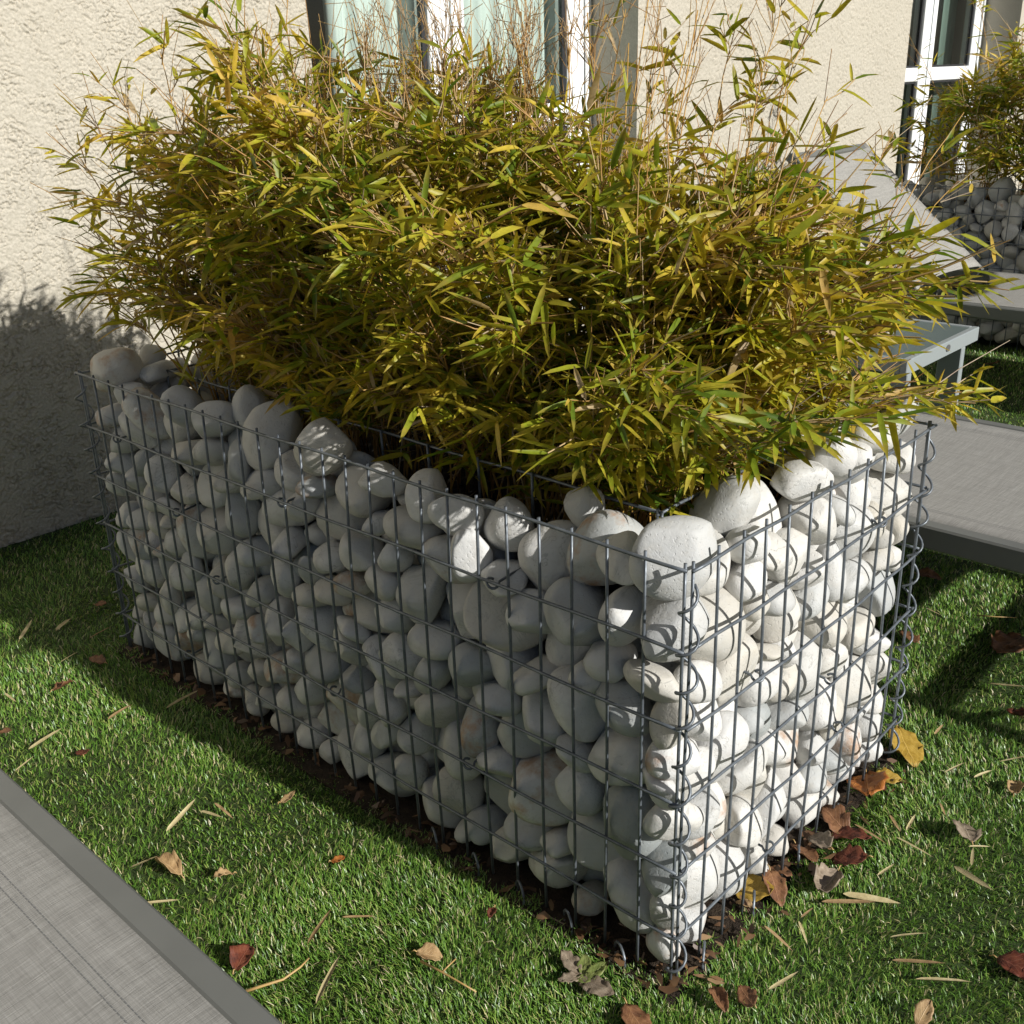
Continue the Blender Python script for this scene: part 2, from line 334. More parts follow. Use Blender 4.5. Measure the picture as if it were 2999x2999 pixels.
# ------------------------------------------------------------------ house: roughcast wall with two glazed doors
YW = 2.033; YF = 2.262
house = empty('house', (2, YW, 0), 'cream roughcast house wall with two white glazed doors', 'house')
def wall_patch(x0, x1, z0, z1, step, seed):
    """roughcast: rounded grains parted by narrow worm-like pits"""
    nx = int((x1-x0)/step)+1; nz = int((z1-z0)/step)+1
    X, Z = np.meshgrid(np.linspace(x0, x1, nx), np.linspace(z0, z1, nz))
    n1 = smooth_noise((nz, nx), max(.95, .0033/step), seed); n2 = smooth_noise((nz, nx), max(.5, .0011/step), seed+1); n3 = smooth_noise((nz, nx), .012/step, seed+2)
    h = -.0062*np.clip(1-np.abs(n1+.25*n2)/.72, 0, 1)**.8*np.clip(.75+.35*n3, .15, 1.2)+.0006*n2+.0006*n3
    Y = YW-h-.0006
    Y[:, 0] = YW; Y[:, -1] = YW
    i, j = np.meshgrid(np.arange(nz-1), np.arange(nx-1), indexing='ij'); a = i*nx+j
    return np.stack([X, Y, Z], -1).reshape(-1, 3), np.stack([a, a+1, a+nx+1, a+nx], -1).reshape(-1, 4)
def wall():
    VV, FF, b = [], [], 0
    xs = [(-.45, 1.15, .0033), (2.671, 5.05, .006)]
    pieces = [wall_patch(-.15, 1.15, -.01, 1.34, .0022, 21), wall_patch(2.671, 5.05, -.01, 1.4, .0046, 33)]
    def quad(x0, x1, z0, z1): return np.array([(x0, YW, z0), (x1, YW, z0), (x1, YW, z1), (x0, YW, z1)]), np.array([(0, 1, 2, 3)])
    def rev(x, z0, z1, s):
        q = np.array([(x, YW, z0), (x, YF+.12, z0), (x, YF+.12, z1), (x, YW, z1)]); return (q if s else q[::-1]), np.array([(0, 1, 2, 3)])
    pieces += [quad(-8, -.15, -.01, 3), quad(-.15, 1.15, 1.34, 3), quad(2.671, 5.05, 1.4, 3), quad(6.647, 12, -.01, 3), quad(1.15, 2.671, 2.2, 3), quad(5.05, 6.647, 2.2, 3)]
    pieces += [rev(1.15, -.01, 2.2, True), rev(2.671, -.01, 2.2, False), rev(5.05, -.01, 2.2, True), rev(6.647, -.01, 2.2, False)]
    for x0, x1 in ((1.15, 2.671), (5.05, 6.647)): pieces.append((np.array([(x0, YW, 2.2), (x0, YF+.12, 2.2), (x1, YF+.12, 2.2), (x1, YW, 2.2)]), np.array([(0, 1, 2, 3)])))
    pieces.append((np.array([(-8, YW, 3), (12, YW, 3), (12, YW+4, 3), (-8, YW+4, 3)]), np.array([(0, 1, 2, 3)])))
    for V, F in pieces: VV.append(V); FF.append(F+b); b += len(V)
    put('wall', npmesh('wall', np.concatenate(VV), np.concatenate(FF), 4), M_WALL, house, False)
wall()
for (x0, x1) in ((1.0, 2.9), (4.9, 6.9)):
    MB().add([(x0, YF+1.6, -.01), (x1, YF+1.6, -.01), (x1, YF+1.6, 2.5), (x0, YF+1.6, 2.5), (x0, YF+.13, -.01), (x1, YF+.13, -.01), (x1, YF+.13, 2.5), (x0, YF+.13, 2.5)],
             [(0, 1, 2, 3), (4, 0, 3, 7), (1, 5, 6, 2), (3, 2, 6, 7), (4, 5, 1, 0)]).build('room', M_ROOM, house)
def glazed_door(x0, x1, xm, ztr):
    """outer frame, centre mullion, transom rail; panes and gaskets as sub-parts"""
    d = MB().box((x0, YF+.004, .10), (x0+.075, YF+.065, 2.2), .004).build('door_frame', M_PVC, house)
    MB().box((x1-.13, YF, .10), (x1, YF+.065, 2.2), .004).build('stile', M_PVC, d)
    MB().box((x1-.035, YF-.012, .10), (x1+.0, YF-.002, 2.2), .003).build('cover_strip', M_PVC, d)
    MB().box((xm[0], YF-.004, .10), (xm[1], YF+.065, 2.2), .004).build('mullion', M_PVC, d)
    xc = (xm[0]+xm[1])/2; MB().box((xc+.012, YF-.0075, .10), (xc+.018, YF-.0045, 2.2)).build('joint', M_ALU, d)
    for a, b in ((x0+.075, xm[0]), (xm[1], x1-.13)):
        MB().box((a, YF+.002, ztr[0]), (b, YF+.063, ztr[1]), .004).build('rail', M_PVC, d)
        MB().box((a, YF+.002, .08), (b, YF+.063, .22), .004).build('rail', M_PVC, d)
        for z0, z1 in ((.22, ztr[0]), (ztr[1], 2.2)):
            k = MB(); t = .012
            k.box((a, YF+.012, z0), (a+t, YF+.03, z1)); k.box((b-t*1.5, YF+.012, z0), (b, YF+.03, z1)); k.box((a+t, YF+.012, z0), (b-t*1.5, YF+.03, z0+t)); k.box((a+t, YF+.012, z1-t), (b-t*1.5, YF+.03, z1))
            k.build('gasket', M_GASK, d)
            MB().box((a+t, YF+.018, z0+t), (b-t*1.5, YF+.024, z1-t)).build('pane', M_GLASS, d)
    MB().box((x0-.0, YW+.01, -.01), (x1, YF+.06, .08), .005).build('threshold', M_WALL, d)
    return d
glazed_door(1.152, 2.669, (1.818, 1.988), (.86, .945))
glazed_door(5.052, 6.645, (5.753, 5.927), (.945, 1.02))
def curtain(x0, x1, y, z0, z1, mat, label, amp=.018, per=.11, ph=0.0):
    n = int((x1-x0)/.008); xs = np.linspace(x0, x1, n)
    ys = y+amp*np.sin(2*PI*xs/per+ph+.6*np.sin(xs*9))+amp*.4*np.sin(2*PI*xs/(per*.43)+1)
    o = MB().grid([[(x, yy, z) for x, yy in zip(xs, ys)] for z in np.linspace(z0, z1, 3)]).build('curtain', mat, None, True)
    md = o.modifiers.new('thick', 'SOLIDIFY'); md.thickness = .0015
    tag(o, label, 'curtain'); return o
curtain(1.475, 1.90, YF+.10, .12, 2.15, M_CURT, 'pale green curtain behind the left pane of the nearer glazed door')
curtain(1.93, 2.62, YF+.10, .12, 2.15, M_CURT, 'pale green curtain behind the right pane of the nearer glazed door', ph=1.3)
curtain(6.42, 6.64, YF+.16, .12, 2.15, M_CURT2, 'dark grey green curtain behind the glazed door at the right edge', per=.2)

# ------------------------------------------------------------------ pebbles: packed between the outer and inner mesh
GX, GY, GZ = .612, 1.30, .570; INS = .112
def pebble_shapes(n, sub):
    import bmesh
    out = []
    for k in range(n):
        bm = bmesh.new(); bmesh.ops.create_icosphere(bm, subdivisions=sub, radius=1)
        me = bpy.data.meshes.new('pebble'); bm.to_mesh(me); bm.free()
        V = np.empty(len(me.vertices)*3); me.vertices.foreach_get('co', V); V = V.reshape(-1, 3)
        r = np.random.default_rng(100+k)
        p = r.uniform(1.75, 2.7, 3); U = np.sign(V)*np.abs(V)**(2/p)                     # squarer or rounder
        U /= np.maximum(np.abs(U).max(0), 1e-6)
        for _ in range(3):                                                              # broad lumps
            d = r.standard_normal(3); d /= np.linalg.norm(d); a = V@d
            U *= (1+r.uniform(-.16, .16)*np.exp(-((a-1)/.75)**2))[:, None]
        for _ in range(r.integers(3, 8)):                                               # worn flats
            d = r.standard_normal(3); d /= np.linalg.norm(d); h = r.uniform(.64, .88); a = U@d
            over = np.maximum(a-h, 0); U -= (over*.72)[:, None]*d
        U[:, 0] += r.uniform(-.28, .28)*U[:, 1]**2; U[:, 1] *= 1+r.uniform(-.25, .25)*U[:, 0]  # bean and egg
        U -= (U.max(0)+U.min(0))/2; U /= np.abs(U).max(0)
        me.vertices.foreach_set('co', U.astype(np.float32).ravel()); me.update(); out.append(me)
    return out
def pack():
    r = np.random.default_rng(4); N_ = 905
    a = np.clip(r.lognormal(math.log(.0388), .22, N_), .022, .060); b = a*r.uniform(.68, .96, N_); c = b*r.uniform(.58, .92, N_)
    A = np.stack([a, b, np.minimum(c, .045)], 1)
    az_ = r.uniform(0, 2*PI, N_); Q1 = np.stack([np.cos(az_/2), 0*az_, 0*az_, np.sin(az_/2)], 1); ta, tm = r.uniform(0, 2*PI, N_), r.normal(0, 1.1, N_)
    q0, q3 = Q1[:, 0], Q1[:, 3]; c2_, s2_ = np.cos(tm/2), np.sin(tm/2); bx_, by_ = s2_*np.cos(ta), s2_*np.sin(ta)
    Q = np.stack([c2_*q0, bx_*q0+by_*q3, by_*q0-bx_*q3, c2_*q3], 1)
    w_, x, y, z = Q.T
    R = np.stack([1-2*(y*y+z*z), 2*(x*y-z*w_), 2*(x*z+y*w_), 2*(x*y+z*w_), 1-2*(x*x+z*z), 2*(y*z-x*w_), 2*(x*z-y*w_), 2*(y*z+x*w_), 1-2*(x*x+y*y)], 1).reshape(-1, 3, 3)
    E = np.sqrt(((R*A[:, None, :])**2).sum(2))                    # half extents along x, y, z
    Minv = np.einsum('nij,nj,nkj->nik', R, 1/A**2, R)
    # side of the ring: 0 left, 1 front, 2 right, 3 back
    ln = np.array([GY-2*INS, GX-2*INS, GY-2*INS, GX-2*INS])+INS*1.0; side = r.choice(4, N_, p=ln/ln.sum())
    P = np.zeros((N_, 3)); s = r.random(N_); t = r.uniform(.02, INS-.02, N_)
    P[:, 0] = np.select([side == 0, side == 2], [t, GX-t], r.random(N_)*GX); P[:, 1] = np.select([side == 1, side == 3], [t, GY-t], r.random(N_)*GY)
    P[:, 2] = .03+r.random(N_)*.60
    m = .0035
    iu = None
    for it in range(420):
        if it % 6 == 0:
            D2 = ((P[:, None]-P[None])**2).sum(-1); rad = A[:, 0]; lim = (rad[:, None]+rad[None]+.012)**2
            I, J = np.where(np.triu(D2 < lim, 1))
        P[:, 2] -= .0010 if it < 240 else .00015
        for _ in range(3):
            d = P[J]-P[I]; L_ = np.linalg.norm(d, axis=1)+1e-9; u = d/L_[:, None]
            ri = 1/np.sqrt(np.einsum('ni,nij,nj->n', u, Minv[I], u)); rj = 1/np.sqrt(np.einsum('ni,nij,nj->n', u, Minv[J], u))
            ov = np.maximum(1.0*(ri+rj)-L_, 0)*.5
            mv = u*(ov*.72)[:, None]
            np.add.at(P, I, -mv); np.add.at(P, J, mv)
            P[:, 0] = np.clip(P[:, 0], E[:, 0]+m, GX-E[:, 0]-m); P[:, 1] = np.clip(P[:, 1], E[:, 1]+m, GY-E[:, 1]-m)
            P[:, 2] = np.maximum(P[:, 2], E[:, 2]*.92+.012)
            lo, hi = INS-.004, None
            # keep out of the planted middle
            dx0 = P[:, 0]+E[:, 0]*.9-INS; dx1 = (GX-INS)-(P[:, 0]-E[:, 0]*.9); dy0 = P[:, 1]+E[:, 1]*.9-INS; dy1 = (GY-INS)-(P[:, 1]-E[:, 1]*.9)
            st = np.stack([dx0, dy0, dx1, dy1], 1); inn = (st > 0).all(1); w = st.argmin(1)
            for k_, (ax, sg) in enumerate(((0, -1), (1, -1), (0, 1), (1, 1))):
                q = inn & (w == k_); P[q, ax] += sg*st[q, k_]
            P[:, 0] = np.clip(P[:, 0], np.minimum(E[:, 0], INS*.5)+m, GX-np.minimum(E[:, 0], INS*.5)-m); P[:, 1] = np.clip(P[:, 1], np.minimum(E[:, 1], INS*.5)+m, GY-np.minimum(E[:, 1], INS*.5)-m)
    lim = .585-.03*np.sin(np.clip(P[:, 1]/1.3, 0, 1)*PI)*(P[:, 0] < .2)
    top = P[:, 2] < lim
    return P[top], A[top], R[top]
PP, PA, PR = pack()
SHAPE = pebble_shapes(28, 4); SHLOW = pebble_shapes(6, 3)
for me in SHAPE: me.materials.append(M_PEB); me.polygons.foreach_set('use_smooth', np.ones(len(me.polygons), bool))
def pick_visible(P, size, cell, nmax):
    """indices of the things that show largest from the photographer's place"""
    uvp, k = project(P); ok = (uvp > -60).all(1) & (uvp < 3060).all(1); g = {}
    for i in np.argsort(k):
        if not ok[i]: continue
        key = (int(uvp[i, 0]//cell), int(uvp[i, 1]//cell)); g.setdefault(key, i)
    ids = np.array(list(g.values())); return ids[np.argsort(-(size[ids]/k[ids]))][:nmax]
def add_pebbles(parent, P, A, R, ids, seed):
    r = np.random.default_rng(seed); ids = set(int(i) for i in ids); VV, FF, b = [], [], 0
    low = []
    for me in SHLOW:
        V = np.empty(len(me.vertices)*3); me.vertices.foreach_get('co', V); F = np.empty(len(me.polygons)*3, int); me.polygons.foreach_get('vertices', F); low.append((V.reshape(-1, 3), F.reshape(-1, 3)))
    for i in range(len(P)):
        if i in ids:
            o = bpy.data.objects.new('pebble', SHAPE[r.integers(len(SHAPE))]); COL.objects.link(o); o.parent = parent; o.matrix_parent_inverse = world(parent).inverted()
            M = Matrix([list(PRow)+[0] for PRow in R[i]]+[[0, 0, 0, 1]]); o.matrix_basis = Matrix.Translation(P[i]) @ M @ Matrix.Diagonal((*A[i]*1.03, 1))
        else:
            V, F = low[r.integers(len(low))]; VV.append((V*A[i]*1.03)@R[i].T+P[i]); FF.append(F+b); b += len(V)
    o = put('pebble_fill', npmesh('pebble_fill', np.concatenate(VV), np.concatenate(FF), 3), M_PEBM, parent); tag(o, kind='stuff')

# ------------------------------------------------------------------ gabion cages
WR = .0021
def gabion(ox, oy, dz, label, seed, near):
    r = np.random.default_rng(seed); gz = GZ+dz
    root = empty('gabion_planter', (ox+GX/2, oy+GY/2, 0), label, 'planter', 'gabion planters filled with white pebbles')
    def panel(name, p0, p1, out, nv, bulge, z0, z1, rows):
        p0 = np.array(p0); p1 = np.array(p1); ax = p1-p0; out = np.array(out); wob = r.normal(0, .0011, (nv+1, 3)); Lr = np.linalg.norm(ax)
        def pt(s, z, off):
            b = bulge*math.sin(PI*min(max(s, 0), 1))*math.sin(PI*min(max((z-z0)/(z1-z0), 0), 1)*.9+.15)
            return p0+ax*s+out*(b+off)+np.array([0, 0, z])
        pan = bpy.data.objects.new(name, None); COL.objects.link(pan); pan.parent = root; pan.matrix_parent_inverse = world(root).inverted(); pan.location = tuple((p0+p1)/2)
        for i in range(nv+1):
            s = i/nv; P = [pt(s, z, -WR*.95)+wob[i]*math.sin(z*9+i) for z in np.linspace(z0, z1+.005, 9)]
            MB().tube(P, WR, 6).build('wire', M_WIRE, pan, True)
        for z in rows:
            e = .012/Lr; zz = z+r.normal(0, .0008)
            P = [pt(s, zz, WR*.95)+np.array([0, 0, .0012*math.sin(s*23+z*40)]) for s in np.linspace(-e*.4, 1+e, 2*nv+1)]
            MB().tube(P, WR, 6).build('wire', M_WIRE, pan, True)
        return pan
    rows = [gz-.0977*j for j in range(6)]
    o = lambda x, y: (ox+x, oy+y, 0)
    panel('mesh_panel', o(0, 0), o(0, GY), (-1, 0, 0), 26, .007, .002, gz, rows)
    panel('mesh_panel', o(.012, -.004), o(GX, -.004), (0, -1, 0), 12, .008, .002, gz, [z-.002 for z in rows])
    if near:
        panel('mesh_panel', o(GX+.006, 0), o(GX+.006, GY), (1, 0, 0), 26, .006, .002, gz, rows)
        panel('mesh_panel', o(0, GY+.006), o(GX, GY+.006), (0, 1, 0), 12, .006, .002, gz, rows)
        ir = [gz-.003-.0977*j for j in range(3)]
        panel('inner_mesh_panel', o(INS, INS), o(INS, GY-INS), (1, 0, 0), 11, .003, .3, gz-.003, ir)
        panel('inner_mesh_panel', o(INS, INS-.004), o(GX-INS, INS-.004), (0, 1, 0), 4, .003, .3, gz-.003, ir)
        panel('inner_mesh_panel', o(GX-INS, INS), o(GX-INS, GY-INS), (-1, 0, 0), 11, .003, .3, gz-.003, ir)
        panel('inner_mesh_panel', o(INS, GY-INS+.004), o(GX-INS, GY-INS+.004), (0, -1, 0), 4, .003, .3, gz-.003, ir)
    # spiral binders on the upright corners
    for (x, y, rad, ph) in ((.006, -.003, .0105, 1.0), (GX+.001, -.002, .0105, 2.0), (-.002, GY+.004, .013, .3)) if near else ((.006, -.003, .0125, 1.0),):
        zt = gz-.022; n = int((zt-.012)/.0495*14); P = []
        for i in range(n+1):
            z = .012+(zt-.012)*i/n; th = ph+2*PI*(z-.012)/.0495; rr = rad*(1+.14*math.sin(z*31))
            P.append((ox+x+rr*math.cos(th)+.002*math.sin(z*17+x*9), oy+y+rr*math.sin(th), z+.004*math.sin(z*23)+.003*math.sin(th)))
        MB().tube(P, .0019, 6).build('spiral_binder', M_WIRE, root, True)
    # spacer hooks that tie outer to inner mesh, and closing rings along the foot
    def hook(x, y, z, ax):
        P = []
        for t in np.linspace(-.3, 1.25, 12):
            a = t*PI; u, v = math.cos(a)*.0078, math.sin(a)*.0078
            P.append((ox+x-(v if ax == 0 else -u)*1.0, oy+y+(u if ax == 0 else -v), z+.004*math.cos(a*1.3)))
        q = P[-1]; P.append((q[0]+(.05 if ax == 0 else 0), q[1]+(.05 if ax == 1 else 0), q[2]+.004))
        MB().tube(P, .0018, 6).build('spacer_hook', M_WIRE, root, True)
    for j, y in ((1, 1.19), (1, .70), (1, .27), (2, 1.02), (3, .92), (4, .62), (4, .33), (5, 1.06)): hook(0, y+.006, rows[j]-.004, 0)
    if near:
        for j, x in ((1, .47), (2, .16), (3, .36), (4, .40), (5, .22)): hook(x, -.004, rows[j]-.004, 1)
    for k_ in range(9 if near else 0):
        x = .06+.12*k_ if k_ < 4 else None
        c = (x, -.010) if x else (-.008, .07+.085*(k_-4))
        P = [(ox+c[0]+(.014*math.cos(t) if x else .008*math.cos(t)), oy+c[1]+(.008*math.cos(t) if x else .014*math.cos(t)), .012+.017*math.sin(t)) for t in np.linspace(0, 2*PI*.93, 14)]
        MB().tube(P, .0018, 6).build('closing_ring', M_WIRE, root, True)
    # liner and soil
    b = MB(); x0, x1, y0, y1, zt, t = ox+INS+.006, ox+GX-INS-.006, oy+INS+.006, oy+GY-INS-.006, gz-.085, .008
    for lo, hi in (((x0, y0, .01), (x0+t, y1, zt)), ((x1-t, y0, .01), (x1, y1, zt)), ((x0+t, y0, .01), (x1-t, y0+t, zt)), ((x0+t, y1-t, .01), (x1-t, y1, zt))): b.box(lo, hi)
    b.build('liner', M_LINER, root)
    xs = np.linspace(x0+t, x1-t, 16); ys = np.linspace(y0+t, y1-t, 40); hn = smooth_noise((40, 16), 2, seed)*.006
    MB().grid([[(x, y, zt-.035+hn[i, j]) for j, x in enumerate(xs)] for i, y in enumerate(ys)]).build('soil', M_SOIL, root, True)
    return root
G1 = gabion(0, 0, 0, 'nearer wire gabion planter full of white pebbles, planted with bamboo', 7, True)
add_pebbles(G1, PP, PA, PR, pick_visible(PP-np.array([.0, .0, 0]), PA[:, 0], 30, 300), 9)
G2X, G2Y = 3.44, 0.02
G2 = gabion(G2X, G2Y, .03, 'farther wire gabion planter in shade behind the reclined sun lounger, at the right edge', 8, False)
P2 = np.stack([G2X+GX-PP[:, 0], G2Y+GY-PP[:, 1], PP[:, 2]+.0], 1); R2 = PR.copy(); R2[:, :2] *= -1
k2 = (P2[:, 0] < G2X+.25) | (P2[:, 2] > .42); P2, A2, R2 = P2[k2], PA[k2], R2[k2]
add_pebbles(G2, P2, A2, R2, pick_visible(P2, A2[:, 0], 24, 120), 10)

# ------------------------------------------------------------------ bamboo
def leaf_arrays(P, T, S, Ln, W, droop, fold):
    n = len(P); Nn = np.cross(S, T); st = np.array([0, .10, .36, .76, 1.0]); wf = np.array([.14, .80, 1.0, .74, 0])
    V = np.zeros((n, 13, 3)); UV = np.zeros((13, 2)); k = 0
    for s, f in zip(st, wf):
        c = P+T*(Ln*s)[:, None]-np.array([0, 0, 1.0])*(droop*Ln*s**2)[:, None]
        if f == 0: V[:, k] = c; UV[k] = (.5, 1); k += 1
        else:
            for q in (-1, 0, 1): V[:, k] = c+S*(W*f*q*.5)[:, None]+Nn*(fold*W*f*(abs(q)-.5)*.5)[:, None]; UV[k] = (.5+.5*q*f, s); k += 1
    F = [(3*i+j, 3*i+j+1, 3*i+j+4, 3*i+j+3) for i in range(3) for j in (0, 1)]
    T3 = [(9, 10, 12), (10, 11, 12)]
    tris = [t for q in F for t in ((q[0], q[1], q[2]), (q[0], q[2], q[3]))]+T3
    return V, UV, np.array(tris)
def leaf_mesh(name, V, UV, tris, tone):
    n = len(V); F = (np.arange(n)[:, None, None]*13+tris[None]).reshape(-1, 3)
    me = npmesh(name, V.reshape(-1, 3), F, 3); ul = me.uv_layers.new(name='UVMap'); ul.data.foreach_set('uv', np.tile(UV[tris.ravel()], (n, 1)).astype(np.float32).ravel())
    at = me.attributes.new('tone', 'FLOAT', 'POINT'); at.data.foreach_set('value', np.repeat(tone, 13).astype(np.float32)); return me
def bamboo(root, bases, tips, nodes, twigs, leaf_n, lsize, seed, nparts, bare=(), tall=(), green=.40, stems=0):
    r = np.random.default_rng(seed); LP, LT, LL, LW, LD_, LTone = [], [], [], [], [], []; tw = []
    cen = np.mean(bases, axis=0)
    def leaf(p, d, k, ln):
        d = d/np.linalg.norm(d); LP.append(p); LT.append(d); LL.append(ln); LW.append(ln*r.uniform(.115, .165)); LD_.append(r.uniform(-.06, .34)); LTone.append(k)
    def spray(p, d, ln, nl, k):
        """a twig with a fan of leaves"""
        d = d/np.linalg.norm(d); e = p+d*ln-np.array([0, 0, .15*ln*r.random()]); mid = (p+e)/2+r.normal(0, .004, 3); tw.append((np.array([p, mid, e]), r.uniform(.0006, .0011)))
        for i in range(nl):
            t = r.uniform(.35, 1) if i else 1.0; q = p+(e-p)*t
            az = r.uniform(0, 2*PI); dd = d*r.uniform(.3, 1.0)+.75*np.array([math.cos(az), math.sin(az), r.uniform(-.6, .55)])+np.array([0, 0, -.20 if r.random() < .8 else .5])
            leaf(q, dd, np.clip(k+r.normal(0, .21), 0, 1), r.uniform(*lsize))
    for bi, ti in zip(bases, tips):
        b = np.array(bi); tpt = np.array(ti); out = tpt-b; out[2] = 0
        ctl = b+out*r.uniform(.08, .3)+np.array([0, 0, (tpt[2]-b[2])*r.uniform(.62, .88)])
        t = np.linspace(0, 1, 9)[:, None]; C = (1-t)**2*b+2*t*(1-t)*ctl+t*t*tpt+r.normal(0, .0025, (9, 3))*t
        MB().tube(C, np.linspace(r.uniform(.0013, .0021), .0007, 9), 5).build('culm', M_CULM, root, True)
        k0 = np.clip(r.normal(green, .15), .05, .8)
        for tn in np.linspace(.22, 1, nodes):
            tn = min(1, tn+r.normal(0, .02)); p = (1-tn)**2*b+2*tn*(1-tn)*ctl+tn*tn*tpt; tang = 2*(1-tn)*(ctl-b)+2*tn*(tpt-ctl); tang /= np.linalg.norm(tang)
            for _ in range(twigs+int(tn > .9)):
                if tn < .5 and r.random() < .72: continue
                az = r.uniform(0, 2*PI); o = np.array([math.cos(az), math.sin(az), 0]); od = (p-cen)*np.array([1, 1, 0]); od /= np.linalg.norm(od)+1e-6
                spray(p, tang*r.uniform(.3, .9)+o*.7+od*.45, r.uniform(.025, .10), r.integers(2, leaf_n+1), k0+.22*(tn-.6))
            if r.random() < .8:                                      # leafless side twigs, steep
                az = r.uniform(0, 2*PI); d = tang+.55*np.array([math.cos(az), math.sin(az), .35]); d /= np.linalg.norm(d); l_ = r.uniform(.05, .17); tw.append((np.array([p, p+d*l_*.5+r.normal(0, .003, 3), p+d*l_+r.normal(0, .008, 3)]), np.array([.0013, .001, .0005])))
    for (b, tip, nl, kk) in tall:                                    # tall shoots with few leaves
        b = np.array(b); tip = np.array(tip); ctl = b*.45+tip*.55; ctl[2] = b[2]+(tip[2]-b[2])*.68; t = np.linspace(0, 1, 11)[:, None]; C = (1-t)**2*b+2*t*(1-t)*ctl+t*t*tip+r.normal(0, .002, (11, 3))*t
        MB().tube(C, np.linspace(.0019, .0007, 11), 5).build('culm', M_CULM, root, True)
        for i in range(nl):
            tn = r.uniform(.5, 1); p = (1-tn)**2*b+2*tn*(1-tn)*ctl+tn*tn*tip; az = r.uniform(0, 2*PI); tang = tip-ctl; tang /= np.linalg.norm(tang)
            spray(p, tang+.8*np.array([math.cos(az), math.sin(az), 0]), r.uniform(.03, .08), r.integers(2, 5), kk)
            for _ in range(1):
                az = r.uniform(0, 2*PI); d = tang+.5*np.array([math.cos(az), math.sin(az), .1]); tw.append((np.array([p, p+d*.05, p+d*r.uniform(.05, .09)+r.normal(0, .006, 3)]), .0006))
    for (b, tip, m, ln) in bare:                                     # brooms of bare twigs
        b = np.array(b); tip = np.array(tip); C = np.linspace(b, tip, 6)+r.normal(0, .004, (6, 3)); MB().tube(C, np.linspace(.002, .0009, 6), 5).build('culm', M_CULM, root, True)
        for i in range(m):
            t = r.uniform(.45, 1); p = b+(tip-b)*t; az = r.uniform(0, 2*PI); d = np.array([.34*math.cos(az), .34*math.sin(az), 1])+.4*(tip-b)/np.linalg.norm(tip-b); d /= np.linalg.norm(d); l_ = r.uniform(.4, 1)*ln
            q = p+d*l_*.5+r.normal(0, .006, 3); e = p+d*l_+r.normal(0, .013, 3); tw.append((np.array([p, q, e]), np.array([.0009, .0007, .0004])))
            for _ in range(2): tw.append((np.array([q, (q+e)/2+r.normal(0, .006, 3), q+(e-q)*r.uniform(.6, 1.1)+r.normal(0, .018, 3)]), .0005))
    for i in range(stems):                                           # thin upright stems standing among the leaves
        q = int(r.integers(len(bases))); b = np.array(bases[q])+r.normal(0, .02, 3)*np.array([1, 1, 0]); t = np.array(tips[q]); e = b+(t-b)*np.array([.62, .62, 1])+np.array([0, 0, r.uniform(.03, .16)])+r.normal(0, .02, 3); m_ = (b+e)/2+r.normal(0, .012, 3); tw.append((np.array([b, m_, e]), np.array([.0016, .0012, .0006])))
    VV, FF, b_ = [], [], 0
    for P_, r_ in tw:
        V, F = tube_np(P_, r_, 4); VV.append(V); FF.append(F+b_); b_ += len(V)
    o = put('twigs', npmesh('twigs', np.concatenate(VV), np.concatenate(FF), 4), M_TWIG, root); tag(o, kind='stuff')
    P = np.array(LP); T = np.array(LT); n = len(P); Ln = np.array(LL); W = np.array(LW)
    Z = np.array([0, 0, 1.0]); S = np.cross(T, Z); S /= np.linalg.norm(S, axis=1)[:, None]+1e-9; N0 = np.cross(S, T); ro = r.normal(0, .65, n)[:, None]; S = S*np.cos(ro)+N0*np.sin(ro)
    tone = np.array(LTone); V, UV, tris = leaf_arrays(P, T, S, Ln, W, np.array(LD_), r.uniform(.1, .7, n))
    ok = (V[:, :, 1].max(1) < YW-.012); V = V[ok]; tone = tone[ok]; Ln = Ln[ok]
    ids = pick_visible(V.mean(1), Ln, 30, nparts); sel = np.zeros(len(V), bool); sel[ids] = True
    for i in ids: put('leaf', leaf_mesh('leaf', V[i:i+1], UV, tris, tone[i:i+1]), M_LEAF, root)
    o = put('foliage', leaf_mesh('foliage', V[~sel], UV, tris, tone[~sel]), M_LEAF, root); tag(o, kind='stuff')
    return len(V)
def at_x(px, py, x):                                                 # photograph display pixel (of 1932) on a plane of the place
    v = ray(px*2999/1932, py*2999/1932); return CAM+v*(x-CAM[0])/v[0]
